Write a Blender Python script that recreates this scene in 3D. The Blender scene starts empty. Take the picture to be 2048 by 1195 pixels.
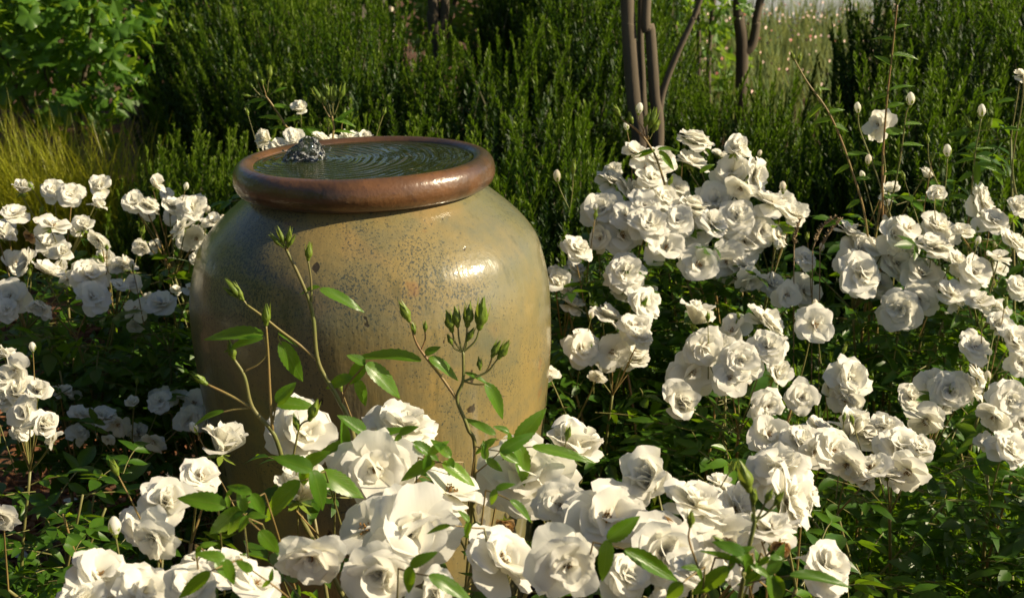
import bpy, math, random
import numpy as np
from mathutils import Vector, Matrix, noise

# ------------------------------------------------------------------ camera, world, sun, exposure
sc = bpy.context.scene
col = sc.collection
PITCH = math.radians(16.1)
LENS = 50.0
F = LENS / 36.0 * 2048
CAM = Vector((0, 0, 1.5))
cam = bpy.data.objects.new('camera', bpy.data.cameras.new('camera'))
col.objects.link(cam)
cam.location = CAM
cam.rotation_euler = (math.pi / 2 - PITCH, 0, 0)
cam.data.lens = LENS
cam.data.sensor_width = 36
cam.data.clip_start = 0.05
cam.data.clip_end = 500
cam.data.dof.use_dof = True
cam.data.dof.focus_distance = 2.15
cam.data.dof.aperture_fstop = 11
sc.camera = cam

SUN_EL = math.radians(30)
SUN_AZ = math.radians(83)          # measured from the direction facing the camera, towards +X
sdir = Vector((math.cos(SUN_EL) * math.sin(SUN_AZ), -math.cos(SUN_EL) * math.cos(SUN_AZ), math.sin(SUN_EL)))
w = bpy.data.worlds.new('World')
sc.world = w
w.use_nodes = True
wn = w.node_tree
sky = wn.nodes.new('ShaderNodeTexSky')
sky.sky_type = 'NISHITA'
sky.sun_disc = False
sky.sun_elevation = SUN_EL
sky.sun_rotation = math.atan2(sdir.x, sdir.y)
bg = wn.nodes['Background']
bg.inputs['Strength'].default_value = 0.05
wn.links.new(sky.outputs['Color'], bg.inputs['Color'])
sl = bpy.data.lights.new('sun', 'SUN')
sl.energy = 5.0
sl.angle = math.radians(0.5)
sl.color = (1.0, 0.855, 0.60)
so = bpy.data.objects.new('sun', sl)
col.objects.link(so)
so.rotation_euler = sdir.to_track_quat('Z', 'Y').to_euler()
so.location = (4, -1, 4)
vs = sc.view_settings
vs.view_transform = 'Standard'
vs.look = 'None'
vs.exposure = 0.76
vs.gamma = 1.0
sc.cycles.use_denoising = True
sc.cycles.max_bounces = 8
sc.cycles.diffuse_bounces = 3
sc.cycles.glossy_bounces = 3
sc.cycles.transmission_bounces = 6
sc.cycles.transparent_max_bounces = 6
sc.cycles.caustics_reflective = False
sc.cycles.caustics_refractive = False

RND = random.Random(11)
NR = np.random.RandomState(5)
UPV = Vector((0, math.sin(PITCH), math.cos(PITCH)))
FWV = Vector((0, math.cos(PITCH), -math.sin(PITCH)))


def at(u, v, Y):
    """photo pixel -> point at ground distance Y; second value: metres per photo pixel there"""
    d = FWV + Vector((1, 0, 0)) * ((u - 1024) / F) + UPV * (-(v - 597.5) / F)
    t = Y / d.y
    return CAM + d * t, t / F


# ------------------------------------------------------------------ helpers
def tag(o, label=None, cat=None, group=None, kind=None):
    if label: o['label'] = label
    if cat: o['category'] = cat
    if group: o['group'] = group
    if kind: o['kind'] = kind
    return o


def empty(name, loc=(0, 0, 0), parent=None):
    o = bpy.data.objects.new(name, None)
    o.empty_display_size = 0.05
    o.location = loc
    if parent: o.parent = parent
    col.objects.link(o)
    return o


def put(name, me, parent=None, M=None):
    o = bpy.data.objects.new(name, me)
    if parent: o.parent = parent
    if M is not None: o.matrix_basis = M
    col.objects.link(o)
    return o


class MB:
    def __init__(self):
        self.V, self.Fc, self.M, self.n = [], [], [], 0

    def add(self, V, Fc, m=0):
        V = np.asarray(V, float).reshape(-1, 3)
        self.V.append(V)
        n = self.n
        self.Fc += [tuple(i + n for i in f) for f in Fc]
        self.M += [m] * len(Fc)
        self.n += len(V)

    def mesh(self, name, mats, smooth=True):
        me = bpy.data.meshes.new(name)
        me.from_pydata(np.concatenate(self.V).tolist(), [], self.Fc)
        for m in mats: me.materials.append(m)
        if any(self.M): me.polygons.foreach_set('material_index', self.M)
        if smooth: me.polygons.foreach_set('use_smooth', [True] * len(me.polygons))
        me.update()
        return me


def fast_mesh(name, V, Q, mats, smooth=False, mi=None):
    """V (n,3), Q (m,k) constant-size faces: numpy path for large meshes"""
    me = bpy.data.meshes.new(name)
    V = np.asarray(V, np.float32); Q = np.asarray(Q, np.int32)
    k = Q.shape[1]
    me.vertices.add(len(V)); me.vertices.foreach_set('co', V.ravel())
    me.loops.add(Q.size); me.loops.foreach_set('vertex_index', Q.ravel())
    me.polygons.add(len(Q))
    me.polygons.foreach_set('loop_start', np.arange(0, Q.size, k, dtype=np.int32))
    me.polygons.foreach_set('loop_total', np.full(len(Q), k, np.int32))
    for m in mats: me.materials.append(m)
    if mi is not None: me.polygons.foreach_set('material_index', np.asarray(mi, np.int32))
    me.polygons.foreach_set('use_smooth', np.full(len(Q), smooth))
    me.update(calc_edges=True)
    return me


def frame_x(x, z):
    """rotation with local X along x and local Z near z"""
    x = Vector(x).normalized(); z = Vector(z)
    y = z.cross(x)
    if y.length < 1e-4: y = Vector((0.3, 1, 0.2)).cross(x)
    y.normalize(); z = x.cross(y)
    return Matrix((x, y, z)).transposed()


def frame_z(z, roll=0.0):
    z = Vector(z).normalized()
    return z.to_track_quat('Z', 'Y').to_matrix() @ Matrix.Rotation(roll, 3, 'Z')


def TRS(loc, R, s):
    if not hasattr(s, '__len__'): s = (s, s, s)
    return Matrix.Translation(loc) @ R.to_4x4() @ Matrix.Diagonal((*s, 1))


def tube(mb, P, R, sides=6, m=0, cap=True):
    P = [Vector(p) for p in P]
    n = len(P)
    V, Fc = [], []
    ref = Vector((0.31, 0.77, 0.55))
    for i, p in enumerate(P):
        t = (P[min(i + 1, n - 1)] - P[max(i - 1, 0)]).normalized()
        a = t.cross(ref).normalized(); b = t.cross(a)
        r = R[i] if hasattr(R, '__len__') else R
        for k in range(sides):
            an = 2 * math.pi * k / sides
            V.append(p + (a * math.cos(an) + b * math.sin(an)) * r)
    for i in range(n - 1):
        for k in range(sides):
            k2 = (k + 1) % sides
            Fc.append((i * sides + k, i * sides + k2, (i + 1) * sides + k2, (i + 1) * sides + k))
    if cap:
        Fc.append(tuple(range((n - 1) * sides, n * sides)))
        Fc.append(tuple(reversed(range(sides))))
    mb.add([tuple(v) for v in V], Fc, m)


def bez(P, n=10):
    """Catmull-Rom through the points"""
    P = [Vector(p) for p in P]
    Q = [P[0] * 2 - P[1]] + P + [P[-1] * 2 - P[-2]]
    out = []
    for i in range(1, len(Q) - 2):
        for j in range(n):
            t = j / n
            p0, p1, p2, p3 = Q[i - 1], Q[i], Q[i + 1], Q[i + 2]
            out.append(0.5 * ((2 * p1) + (p2 - p0) * t + (2 * p0 - 5 * p1 + 4 * p2 - p3) * t * t + (3 * p1 - p0 - 3 * p2 + p3) * t ** 3))
    out.append(P[-1])
    return out


# ------------------------------------------------------------------ materials
def newmat(name):
    m = bpy.data.materials.new(name)
    m.use_nodes = True
    nt = m.node_tree
    for n in list(nt.nodes): nt.nodes.remove(n)
    out = nt.nodes.new('ShaderNodeOutputMaterial')
    return m, nt, out


def N(nt, typ, **kw):
    n = nt.nodes.new(typ)
    for k, v in kw.items():
        if k in n.inputs: n.inputs[k].default_value = v
        else: setattr(n, k, v)
    return n


def mixc(nt, fac, a, b, mode='MIX'):
    n = nt.nodes.new('ShaderNodeMix')
    n.data_type = 'RGBA'
    n.blend_type = mode
    for sock, val in ((n.inputs[0], fac), (n.inputs[6], a), (n.inputs[7], b)):
        if isinstance(val, bpy.types.NodeSocket): nt.links.new(val, sock)
        elif hasattr(val, '__len__'): sock.default_value = (*val[:3], 1)
        else: sock.default_value = val
    return n.outputs[2]


def ramp(nt, fac, lo, hi):
    n = nt.nodes.new('ShaderNodeMapRange')
    nt.links.new(fac, n.inputs[0])
    n.inputs[1].default_value = lo; n.inputs[2].default_value = hi
    return n.outputs[0]


def math_(nt, op, a, b=0.0):
    n = nt.nodes.new('ShaderNodeMath'); n.operation = op
    for s, v in ((n.inputs[0], a), (n.inputs[1], b)):
        if isinstance(v, bpy.types.NodeSocket): nt.links.new(v, s)
        else: s.default_value = v
    return n.outputs[0]


def leafy(name, c1, c2, trans, tfac=0.3, rough=0.38, spec=0.5, noise_scale=0.0, vary=1.0):
    """green leaf: colour varies from leaf to leaf; some light passes through"""
    m, nt, out = newmat(name)
    if noise_scale:
        g = N(nt, 'ShaderNodeNewGeometry')
        no = N(nt, 'ShaderNodeTexNoise', Scale=noise_scale, Detail=2.0)
        nt.links.new(g.outputs['Position'], no.inputs['Vector'])
        f = ramp(nt, no.outputs['Fac'], 0.3, 0.7)
    else:
        oi = N(nt, 'ShaderNodeObjectInfo')
        f = oi.outputs['Random']
    c = mixc(nt, f, c1, c2)
    tc = N(nt, 'ShaderNodeTexCoord')
    n2 = N(nt, 'ShaderNodeTexNoise', Scale=9.0, Detail=3.0)
    nt.links.new(tc.outputs['Generated'], n2.inputs['Vector'])
    c = mixc(nt, ramp(nt, n2.outputs['Fac'], 0.35, 0.75), c, tuple(x * 1.45 for x in c1))
    b = N(nt, 'ShaderNodeBsdfPrincipled', Roughness=rough)
    b.inputs['Specular IOR Level'].default_value = spec
    nt.links.new(c, b.inputs['Base Color'])
    t = N(nt, 'ShaderNodeBsdfTranslucent')
    t.inputs['Color'].default_value = (*trans, 1)
    mx = N(nt, 'ShaderNodeMixShader')
    mx.inputs[0].default_value = tfac
    nt.links.new(b.outputs[0], mx.inputs[1]); nt.links.new(t.outputs[0], mx.inputs[2])
    nt.links.new(mx.outputs[0], out.inputs['Surface'])
    return m


def petal_mat(name, tip, base, tfac=0.5, trans=(0.92, 0.90, 0.80)):
    m, nt, out = newmat(name)
    tc = N(nt, 'ShaderNodeTexCoord')
    sx = N(nt, 'ShaderNodeSeparateXYZ')
    nt.links.new(tc.outputs['Generated'], sx.inputs[0])
    c = mixc(nt, ramp(nt, sx.outputs['X'], 0.0, 0.45), base, tip)
    oi = N(nt, 'ShaderNodeObjectInfo')
    c = mixc(nt, math_(nt, 'MULTIPLY', oi.outputs['Random'], 0.35), c, tuple(x * y for x, y in zip(tip, (1.0, 0.96, 0.86))))
    wv = N(nt, 'ShaderNodeTexNoise', Scale=1.0, Detail=3.0)
    mp = N(nt, 'ShaderNodeMapping')
    mp.inputs['Scale'].default_value = (2.0, 26.0, 2.0)
    nt.links.new(tc.outputs['Generated'], mp.inputs[0]); nt.links.new(mp.outputs[0], wv.inputs['Vector'])
    bp = N(nt, 'ShaderNodeBump', Strength=0.09, Distance=0.004)
    nt.links.new(wv.outputs['Fac'], bp.inputs['Height'])
    b = N(nt, 'ShaderNodeBsdfPrincipled', Roughness=0.55)
    b.inputs['Specular IOR Level'].default_value = 0.3
    nt.links.new(c, b.inputs['Base Color']); nt.links.new(bp.outputs[0], b.inputs['Normal'])
    t = N(nt, 'ShaderNodeBsdfTranslucent')
    t.inputs['Color'].default_value = (*trans, 1)
    mx = N(nt, 'ShaderNodeMixShader'); mx.inputs[0].default_value = tfac
    nt.links.new(b.outputs[0], mx.inputs[1]); nt.links.new(t.outputs[0], mx.inputs[2])
    nt.links.new(mx.outputs[0], out.inputs['Surface'])
    return m


def plain(name, c, rough=0.6, c2=None, scale=20.0, bump=0.0, spec=0.4, stretch=None):
    m, nt, out = newmat(name)
    b = N(nt, 'ShaderNodeBsdfPrincipled', Roughness=rough)
    b.inputs['Specular IOR Level'].default_value = spec
    b.inputs['Base Color'].default_value = (*c, 1)
    if c2:
        tc = N(nt, 'ShaderNodeTexCoord')
        no = N(nt, 'ShaderNodeTexNoise', Scale=scale, Detail=5.0, Roughness=0.65)
        src = tc.outputs['Object']
        if stretch:
            mp = N(nt, 'ShaderNodeMapping'); mp.inputs['Scale'].default_value = stretch
            nt.links.new(src, mp.inputs[0]); src = mp.outputs[0]
        nt.links.new(src, no.inputs['Vector'])
        nt.links.new(mixc(nt, ramp(nt, no.outputs['Fac'], 0.3, 0.7), c, c2), b.inputs['Base Color'])
        if bump:
            bp = N(nt, 'ShaderNodeBump', Strength=bump, Distance=0.01)
            nt.links.new(no.outputs['Fac'], bp.inputs['Height']); nt.links.new(bp.outputs[0], b.inputs['Normal'])
    nt.links.new(b.outputs[0], out.inputs['Surface'])
    return m


def young_sunlit_tips(m):
    """paler sprig ends: fresh growth, plus a sunlit look put into the colour"""
    nt = m.node_tree
    b = next(n for n in nt.nodes if n.type == 'BSDF_PRINCIPLED')
    src = b.inputs['Base Color'].links[0].from_socket
    tc = N(nt, 'ShaderNodeTexCoord'); sx = N(nt, 'ShaderNodeSeparateXYZ'); nt.links.new(tc.outputs['Generated'], sx.inputs[0])
    nt.links.new(mixc(nt, math_(nt, 'MULTIPLY', ramp(nt, sx.outputs['Z'], 0.55, 0.98), 0.8), src, (0.17, 0.245, 0.02)), b.inputs['Base Color'])


M_PETAL = petal_mat('white_petal', (0.90, 0.89, 0.85), (0.84, 0.81, 0.60))
M_BROWNP = petal_mat('withered_petal', (0.52, 0.35, 0.17), (0.28, 0.14, 0.05), 0.25, (0.45, 0.25, 0.08))
M_PINK = petal_mat('blush_petal', (0.83, 0.73, 0.64), (0.70, 0.66, 0.42))
M_LEAF = leafy('rose_leaf', (0.026, 0.074, 0.006), (0.062, 0.135, 0.009), (0.26, 0.44, 0.012), 0.36, 0.38, 0.4)
M_YLEAF = leafy('young_rose_leaf', (0.055, 0.14, 0.008), (0.10, 0.20, 0.012), (0.36, 0.56, 0.015), 0.42, 0.32, 0.45)
M_FOL = leafy('rose_foliage', (0.022, 0.062, 0.005), (0.052, 0.115, 0.008), (0.20, 0.36, 0.012), 0.32, 0.38, 0.45, 30.0)
M_STEM = plain('rose_cane', (0.13, 0.17, 0.04), 0.45, (0.20, 0.15, 0.06), 14.0, 0.1)
M_RSTEM = plain('red_young_cane', (0.26, 0.13, 0.06), 0.45, (0.20, 0.19, 0.05), 10.0, 0.1)
M_BUD = leafy('bud_green', (0.13, 0.20, 0.02), (0.20, 0.25, 0.035), (0.40, 0.48, 0.05), 0.32, 0.45)
M_STAMEN = plain('stamen', (0.42, 0.22, 0.05), 0.7, (0.16, 0.08, 0.03), 300.0)
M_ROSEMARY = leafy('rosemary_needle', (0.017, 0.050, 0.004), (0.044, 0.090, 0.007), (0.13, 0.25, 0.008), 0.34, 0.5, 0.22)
young_sunlit_tips(M_ROSEMARY)
M_ROSESHADE = leafy('rosemary_inner_shade', (0.011, 0.035, 0.003), (0.026, 0.060, 0.005), (0.06, 0.13, 0.006), 0.25, 0.5, 0.3, 14.0)  # darker than the outer needles: shade between sprigs put into the colour
M_RSTK = plain('rosemary_stalk', (0.07, 0.065, 0.03), 0.8)
M_BARK = plain('bark', (0.070, 0.054, 0.038), 0.85, (0.15, 0.12, 0.082), 9.0, 0.5, 0.3, (1, 1, 0.22))
M_VINE = leafy('vine_leaf', (0.055, 0.13, 0.015), (0.10, 0.20, 0.025), (0.30, 0.48, 0.03), 0.42, 0.4)
M_CROWN = leafy('tree_leaf', (0.05, 0.11, 0.015), (0.13, 0.20, 0.02), (0.38, 0.46, 0.03), 0.4, 0.42, 0.4, 5.0)
M_GRASS = leafy('green_grass', (0.06, 0.14, 0.008), (0.11, 0.20, 0.012), (0.32, 0.50, 0.02), 0.4, 0.4, 0.5, 9.0)
M_YGRASS = leafy('yellow_grass', (0.20, 0.235, 0.015), (0.31, 0.26, 0.025), (0.58, 0.58, 0.03), 0.42, 0.45, 0.4, 6.0)
M_CHIP = plain('mulch_chip', (0.22, 0.085, 0.030), 0.85, (0.07, 0.030, 0.014), 6.0, 0.2)


def ground_mat():
    m, nt, out = newmat('mulch_soil')
    g = N(nt, 'ShaderNodeNewGeometry')
    n1 = N(nt, 'ShaderNodeTexNoise', Scale=38.0, Detail=6.0, Roughness=0.7)
    n2 = N(nt, 'ShaderNodeTexVoronoi', Scale=55.0)
    for n in (n1, n2): nt.links.new(g.outputs['Position'], n.inputs['Vector'])
    c = mixc(nt, ramp(nt, n1.outputs['Fac'], 0.3, 0.75), (0.035, 0.016, 0.009), (0.15, 0.065, 0.028))
    c = mixc(nt, 0.35, c, mixc(nt, n2.outputs['Color'], (0.02, 0.01, 0.006), (0.2, 0.09, 0.04)))
    b = N(nt, 'ShaderNodeBsdfPrincipled', Roughness=0.9)
    bp = N(nt, 'ShaderNodeBump', Strength=0.8, Distance=0.02)
    nt.links.new(n1.outputs['Fac'], bp.inputs['Height'])
    nt.links.new(c, b.inputs['Base Color']); nt.links.new(bp.outputs[0], b.inputs['Normal'])
    nt.links.new(b.outputs[0], out.inputs['Surface'])
    return m


def glaze_mat():
    m, nt, out = newmat('ochre_glaze')
    tc = N(nt, 'ShaderNodeTexCoord')
    P = tc.outputs['Object']

    def nz(scale, detail=4.0, rough=0.6, stretch=None, off=None):
        n = N(nt, 'ShaderNodeTexNoise', Scale=scale, Detail=detail, Roughness=rough)
        src = P
        if stretch or off:
            mp = N(nt, 'ShaderNodeMapping')
            if stretch: mp.inputs['Scale'].default_value = stretch
            if off: mp.inputs['Location'].default_value = off
            nt.links.new(P, mp.inputs[0]); src = mp.outputs[0]
        nt.links.new(src, n.inputs['Vector'])
        return n.outputs['Fac']
    big = nz(2.6, 3.0)
    mid = nz(9.0, 5.0, 0.7)
    c = mixc(nt, ramp(nt, big, 0.34, 0.62), (0.30, 0.212, 0.072), (0.15, 0.145, 0.075))
    c = mixc(nt, math_(nt, 'MULTIPLY', ramp(nt, mid, 0.44, 0.72), 0.75), c, (0.105, 0.118, 0.080))
    # warm orange flush
    c = mixc(nt, math_(nt, 'MULTIPLY', ramp(nt, nz(5.0, 3.0, 0.5, None, (3, 7, 1)), 0.58, 0.75), 0.55), c, (0.42, 0.22, 0.075))
    # fine blue-black speckle, denser in patches
    fine = nz(260.0, 3.0, 0.75, (1, 1, 0.8))
    dens = ramp(nt, nz(3.6, 4.0, 0.6, None, (1.5, 2, 9)), 0.38, 0.66)
    thr = math_(nt, 'SUBTRACT', fine, math_(nt, 'SUBTRACT', 0.675, math_(nt, 'MULTIPLY', dens, 0.19)))
    spk = ramp(nt, thr, 0.0, 0.035)
    c = mixc(nt, math_(nt, 'MULTIPLY', spk, 0.85), c, (0.035, 0.048, 0.045))
    fine2 = ramp(nt, nz(110.0, 4.0, 0.75, (1, 1, 0.6), (5, 1, 2)), 0.61, 0.67)
    c = mixc(nt, math_(nt, 'MULTIPLY', fine2, 0.6), c, (0.07, 0.085, 0.07))
    # larger pits, drawn out downwards
    vo = N(nt, 'ShaderNodeTexVoronoi', Scale=24.0)
    mp = N(nt, 'ShaderNodeMapping'); mp.inputs['Scale'].default_value = (1, 1, 0.5)
    mxv = nt.nodes.new('ShaderNodeMix'); mxv.data_type = 'VECTOR'
    nv = N(nt, 'ShaderNodeTexNoise', Scale=45.0, Detail=3.0)
    nt.links.new(P, nv.inputs['Vector'])
    mxv.inputs[0].default_value = 0.03
    nt.links.new(P, mxv.inputs[4]); nt.links.new(nv.outputs['Color'], mxv.inputs[5])
    nt.links.new(mxv.outputs[1], mp.inputs[0]); nt.links.new(mp.outputs[0], vo.inputs['Vector'])
    sepc = N(nt, 'ShaderNodeSeparateColor'); nt.links.new(vo.outputs['Color'], sepc.inputs[0])
    size = math_(nt, 'MULTIPLY', math_(nt, 'POWER', sepc.outputs[0], 3.2), 0.19)
    pit = ramp(nt, math_(nt, 'SUBTRACT', size, vo.outputs['Distance']), 0.0, 0.03)
    c = mixc(nt, math_(nt, 'MULTIPLY', pit, 0.9), c, (0.03, 0.022, 0.014))
    # rust dots
    vo2 = N(nt, 'ShaderNodeTexVoronoi', Scale=11.0); nt.links.new(mxv.outputs[1], vo2.inputs['Vector'])
    sp2 = N(nt, 'ShaderNodeSeparateColor'); nt.links.new(vo2.outputs['Color'], sp2.inputs[0])
    rust = ramp(nt, math_(nt, 'SUBTRACT', math_(nt, 'MULTIPLY', math_(nt, 'POWER', sp2.outputs[1], 3.0), 0.2), vo2.outputs['Distance']), 0.0, 0.08)
    c = mixc(nt, math_(nt, 'MULTIPLY', rust, 0.35), c, (0.26, 0.10, 0.03))
    # pale lime streaks from running water, low on the body
    sx = N(nt, 'ShaderNodeSeparateXYZ'); nt.links.new(P, sx.inputs[0])
    lowm = ramp(nt, sx.outputs['Z'], 0.72, 0.45)
    streak = ramp(nt, nz(1.0, 3.0, 0.6, (17, 17, 0.7), (2.1, 0.4, 0)), 0.59, 0.68)
    c = mixc(nt, math_(nt, 'MULTIPLY', math_(nt, 'MULTIPLY', streak, lowm), math_(nt, 'MULTIPLY', nz(70.0), 0.8)), c, (0.42, 0.40, 0.34))
    # thin dark drips and algae film
    drip = ramp(nt, nz(1.0, 4.0, 0.7, (24, 24, 1.3), (7, 3, 0)), 0.58, 0.72)
    c = mixc(nt, math_(nt, 'MULTIPLY', drip, 0.6), c, (0.065, 0.07, 0.03))
    b = N(nt, 'ShaderNodeBsdfPrincipled', Roughness=0.38)
    b.inputs['Specular IOR Level'].default_value = 0.22
    b.inputs['Coat Weight'].default_value = 0.8
    nt.links.new(c, b.inputs['Base Color'])
    rr = math_(nt, 'ADD', 0.07, math_(nt, 'MULTIPLY', ramp(nt, mid, 0.3, 0.8), 0.16))
    nt.links.new(rr, b.inputs['Coat Roughness'])
    h = math_(nt, 'ADD', math_(nt, 'MULTIPLY', nz(70.0, 4.0), 0.5), math_(nt, 'SUBTRACT', math_(nt, 'MULTIPLY', nz(1.0, 4.0, 0.6, (30, 30, 5)), 1.3), math_(nt, 'MULTIPLY', pit, 1.0)))
    bp = N(nt, 'ShaderNodeBump', Strength=0.22, Distance=0.006)
    nt.links.new(h, bp.inputs['Height'])
    nt.links.new(bp.outputs[0], b.inputs['Normal']); nt.links.new(bp.outputs[0], b.inputs['Coat Normal'])
    nt.links.new(b.outputs[0], out.inputs['Surface'])
    return m


def rim_mat():
    m, nt, out = newmat('brown_rim')
    tc = N(nt, 'ShaderNodeTexCoord'); P = tc.outputs['Object']
    n1 = N(nt, 'ShaderNodeTexNoise', Scale=7.0, Detail=5.0, Roughness=0.6)
    n2 = N(nt, 'ShaderNodeTexNoise', Scale=90.0, Detail=3.0)
    n3 = N(nt, 'ShaderNodeTexNoise', Scale=3.0, Detail=3.0)
    for n in (n1, n2, n3): nt.links.new(P, n.inputs['Vector'])
    c = mixc(nt, ramp(nt, n1.outputs['Fac'], 0.40, 0.66), (0.055, 0.030, 0.016), (0.150, 0.068, 0.026))
    c = mixc(nt, ramp(nt, n3.outputs['Fac'], 0.55, 0.70), c, (0.29, 0.12, 0.036))
    c = mixc(nt, math_(nt, 'MULTIPLY', ramp(nt, n2.outputs['Fac'], 0.6, 0.7), 0.6), c, (0.06, 0.03, 0.02))
    b = N(nt, 'ShaderNodeBsdfPrincipled', Roughness=0.34)
    b.inputs['Coat Weight'].default_value = 0.6
    b.inputs['Coat Roughness'].default_value = 0.14
    bp = N(nt, 'ShaderNodeBump', Strength=0.3, Distance=0.004)
    nt.links.new(n2.outputs['Fac'], bp.inputs['Height'])
    nt.links.new(c, b.inputs['Base Color']); nt.links.new(bp.outputs[0], b.inputs['Normal']); nt.links.new(bp.outputs[0], b.inputs['Coat Normal'])
    nt.links.new(b.outputs[0], out.inputs['Surface'])
    return m


def water_mat():
    m, nt, out = newmat('dark_water')
    b = N(nt, 'ShaderNodeBsdfPrincipled', Roughness=0.03)
    b.inputs['Base Color'].default_value = (0.020, 0.027, 0.008, 1)
    b.inputs['IOR'].default_value = 1.33
    b.inputs['Specular IOR Level'].default_value = 0.5
    nt.links.new(b.outputs[0], out.inputs['Surface'])
    return m


def clear_mat():
    m, nt, out = newmat('clear_water')
    b = N(nt, 'ShaderNodeBsdfPrincipled', Roughness=0.03)
    b.inputs['Base Color'].default_value = (0.97, 0.98, 1, 1)
    b.inputs['IOR'].default_value = 1.33
    b.inputs['Transmission Weight'].default_value = 1.0
    tc = N(nt, 'ShaderNodeTexCoord')
    no = N(nt, 'ShaderNodeTexNoise', Scale=125.0, Detail=4.0, Roughness=0.7)
    nt.links.new(tc.outputs['Object'], no.inputs['Vector'])
    foam_glint = N(nt, 'ShaderNodeBsdfPrincipled', Roughness=0.15)  # white specks: foam, with the water's bright sparkles painted in as colour
    foam_glint.inputs['Base Color'].default_value = (0.8, 0.82, 0.82, 1)
    tl = N(nt, 'ShaderNodeBsdfTranslucent'); tl.inputs['Color'].default_value = (0.85, 0.87, 0.88, 1)
    mf = N(nt, 'ShaderNodeMixShader'); mf.inputs[0].default_value = 0.5
    nt.links.new(foam_glint.outputs[0], mf.inputs[1]); nt.links.new(tl.outputs[0], mf.inputs[2])
    mx = N(nt, 'ShaderNodeMixShader')
    nt.links.new(math_(nt, 'MULTIPLY', ramp(nt, no.outputs['Fac'], 0.53, 0.60), 0.8), mx.inputs[0])
    nt.links.new(b.outputs[0], mx.inputs[1]); nt.links.new(mf.outputs[0], mx.inputs[2])
    nt.links.new(mx.outputs[0], out.inputs['Surface'])
    return m


# ------------------------------------------------------------------ ground
g = MB()
g.add([(-80, -20, 0), (80, -20, 0), (80, 120, 0), (-80, 120, 0)], [(0, 1, 2, 3)])
tag(put('ground', g.mesh('ground', [ground_mat()], False)), 'red brown bark mulch soil of the rose bed', 'ground', kind='structure')
M_GRAVEL = plain('pale_gravel', (0.42, 0.38, 0.33), 0.95, (0.26, 0.23, 0.20), 45.0, 0.5)
p = MB()
pv = [(-7.5, 4.6), (-2.35, 5.15), (-1.9, 6.2), (-2.6, 6.9), (-7.5, 6.9)]
p.add([(x, y, 0.006) for x, y in pv], [tuple(range(len(pv)))])
tag(put('gravel_path', p.mesh('gravel_path', [M_GRAVEL], False)), 'pale gravel path beyond the grass clump', 'path', kind='structure')
p = MB()
pv = [(1.2, 17.0), (7.0, 14.5), (9.0, 30), (1.0, 30)]
p.add([(x, y, 0.006) for x, y in pv], [tuple(range(len(pv)))])
M_SLATE = plain('blue_grey_gravel', (0.36, 0.38, 0.40), 0.95, (0.24, 0.26, 0.29), 30.0, 0.4)
tag(put('gravel_yard', p.mesh('gravel_yard', [M_SLATE], False)), 'blue grey gravel yard far behind the meadow', 'yard', kind='structure')


def chips(n):
    x = NR.uniform(-1.9, 2.0, n); y = NR.uniform(1.3, 5.0, n)
    L = NR.uniform(0.010, 0.034, n); W = NR.uniform(0.004, 0.011, n); H = NR.uniform(0.002, 0.005, n)
    yaw = NR.uniform(0, 6.28, n); tilt = NR.normal(0, 0.3, n); z = NR.uniform(0.004, 0.022, n)
    cor = np.array([(-1, -1, -1), (1, -.6, -1), (.8, 1, -1), (-.9, .7, -1), (-1, -.8, 1), (.9, -.7, 1), (1, .6, 1), (-.7, 1, 1)], float)
    loc = cor[None] * np.stack([L, W, H], 1)[:, None, :]
    ct, st = np.cos(tilt)[:, None], np.sin(tilt)[:, None]
    lx = loc[..., 0] * ct - loc[..., 2] * st; lz = loc[..., 0] * st + loc[..., 2] * ct
    c, s = np.cos(yaw)[:, None], np.sin(yaw)[:, None]
    V = np.stack([x[:, None] + lx * c - loc[..., 1] * s, y[:, None] + lx * s + loc[..., 1] * c, z[:, None] + lz], -1).reshape(-1, 3)
    q = np.array([(4, 5, 6, 7), (0, 1, 5, 4), (1, 2, 6, 5), (2, 3, 7, 6), (3, 0, 4, 7)])
    Q = (np.arange(n)[:, None, None] * 8 + q[None]).reshape(-1, 4)
    return V, Q


V, Q = chips(14000)
tag(put('mulch_chips', fast_mesh('mulch_chips', V, Q, [M_CHIP])), 'loose red brown bark chips covering the bed', 'mulch', kind='stuff')

# ------------------------------------------------------------------ the jar fountain
JY = 2.60
jar_c, _ = at(740, 342, JY)
JX = jar_c.x
_prof = [  # half width px, row in the photo
    (296, 430), (333, 476), (347, 519), (355, 560), (357, 600), (354, 660), (348, 717), (336, 806), (323, 890), (302, 1033), (268, 1195)]


def zr(hw, v):
    Pt, mpp = at(740, v, JY)
    return hw * mpp, Pt.z


body = [zr(*a) for a in _prof]
# lower part continues to the foot, out of sight
r_l, z_l = body[-1]
foot = [(r_l - 0.018, z_l - 0.06), (r_l - 0.05, 0.06), (r_l - 0.055, 0.0), (0.0, 0.0)]
r_rim, z_rim = zr(262, 345)
neck_r, neck_z = 0.215, 0.966
r_in, z_w = zr(219, 322)
Pw, mw = at(740, 322, JY)
z_w = Pw.z
jar = empty('jar_fountain', (JX + 0.018, JY, 0))
jar.rotation_euler = (0, math.radians(-1.6), 0)      # the jar leans a little
tag(jar, 'large ochre glazed jar fountain with brown rim brimming with water', 'fountain')


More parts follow.
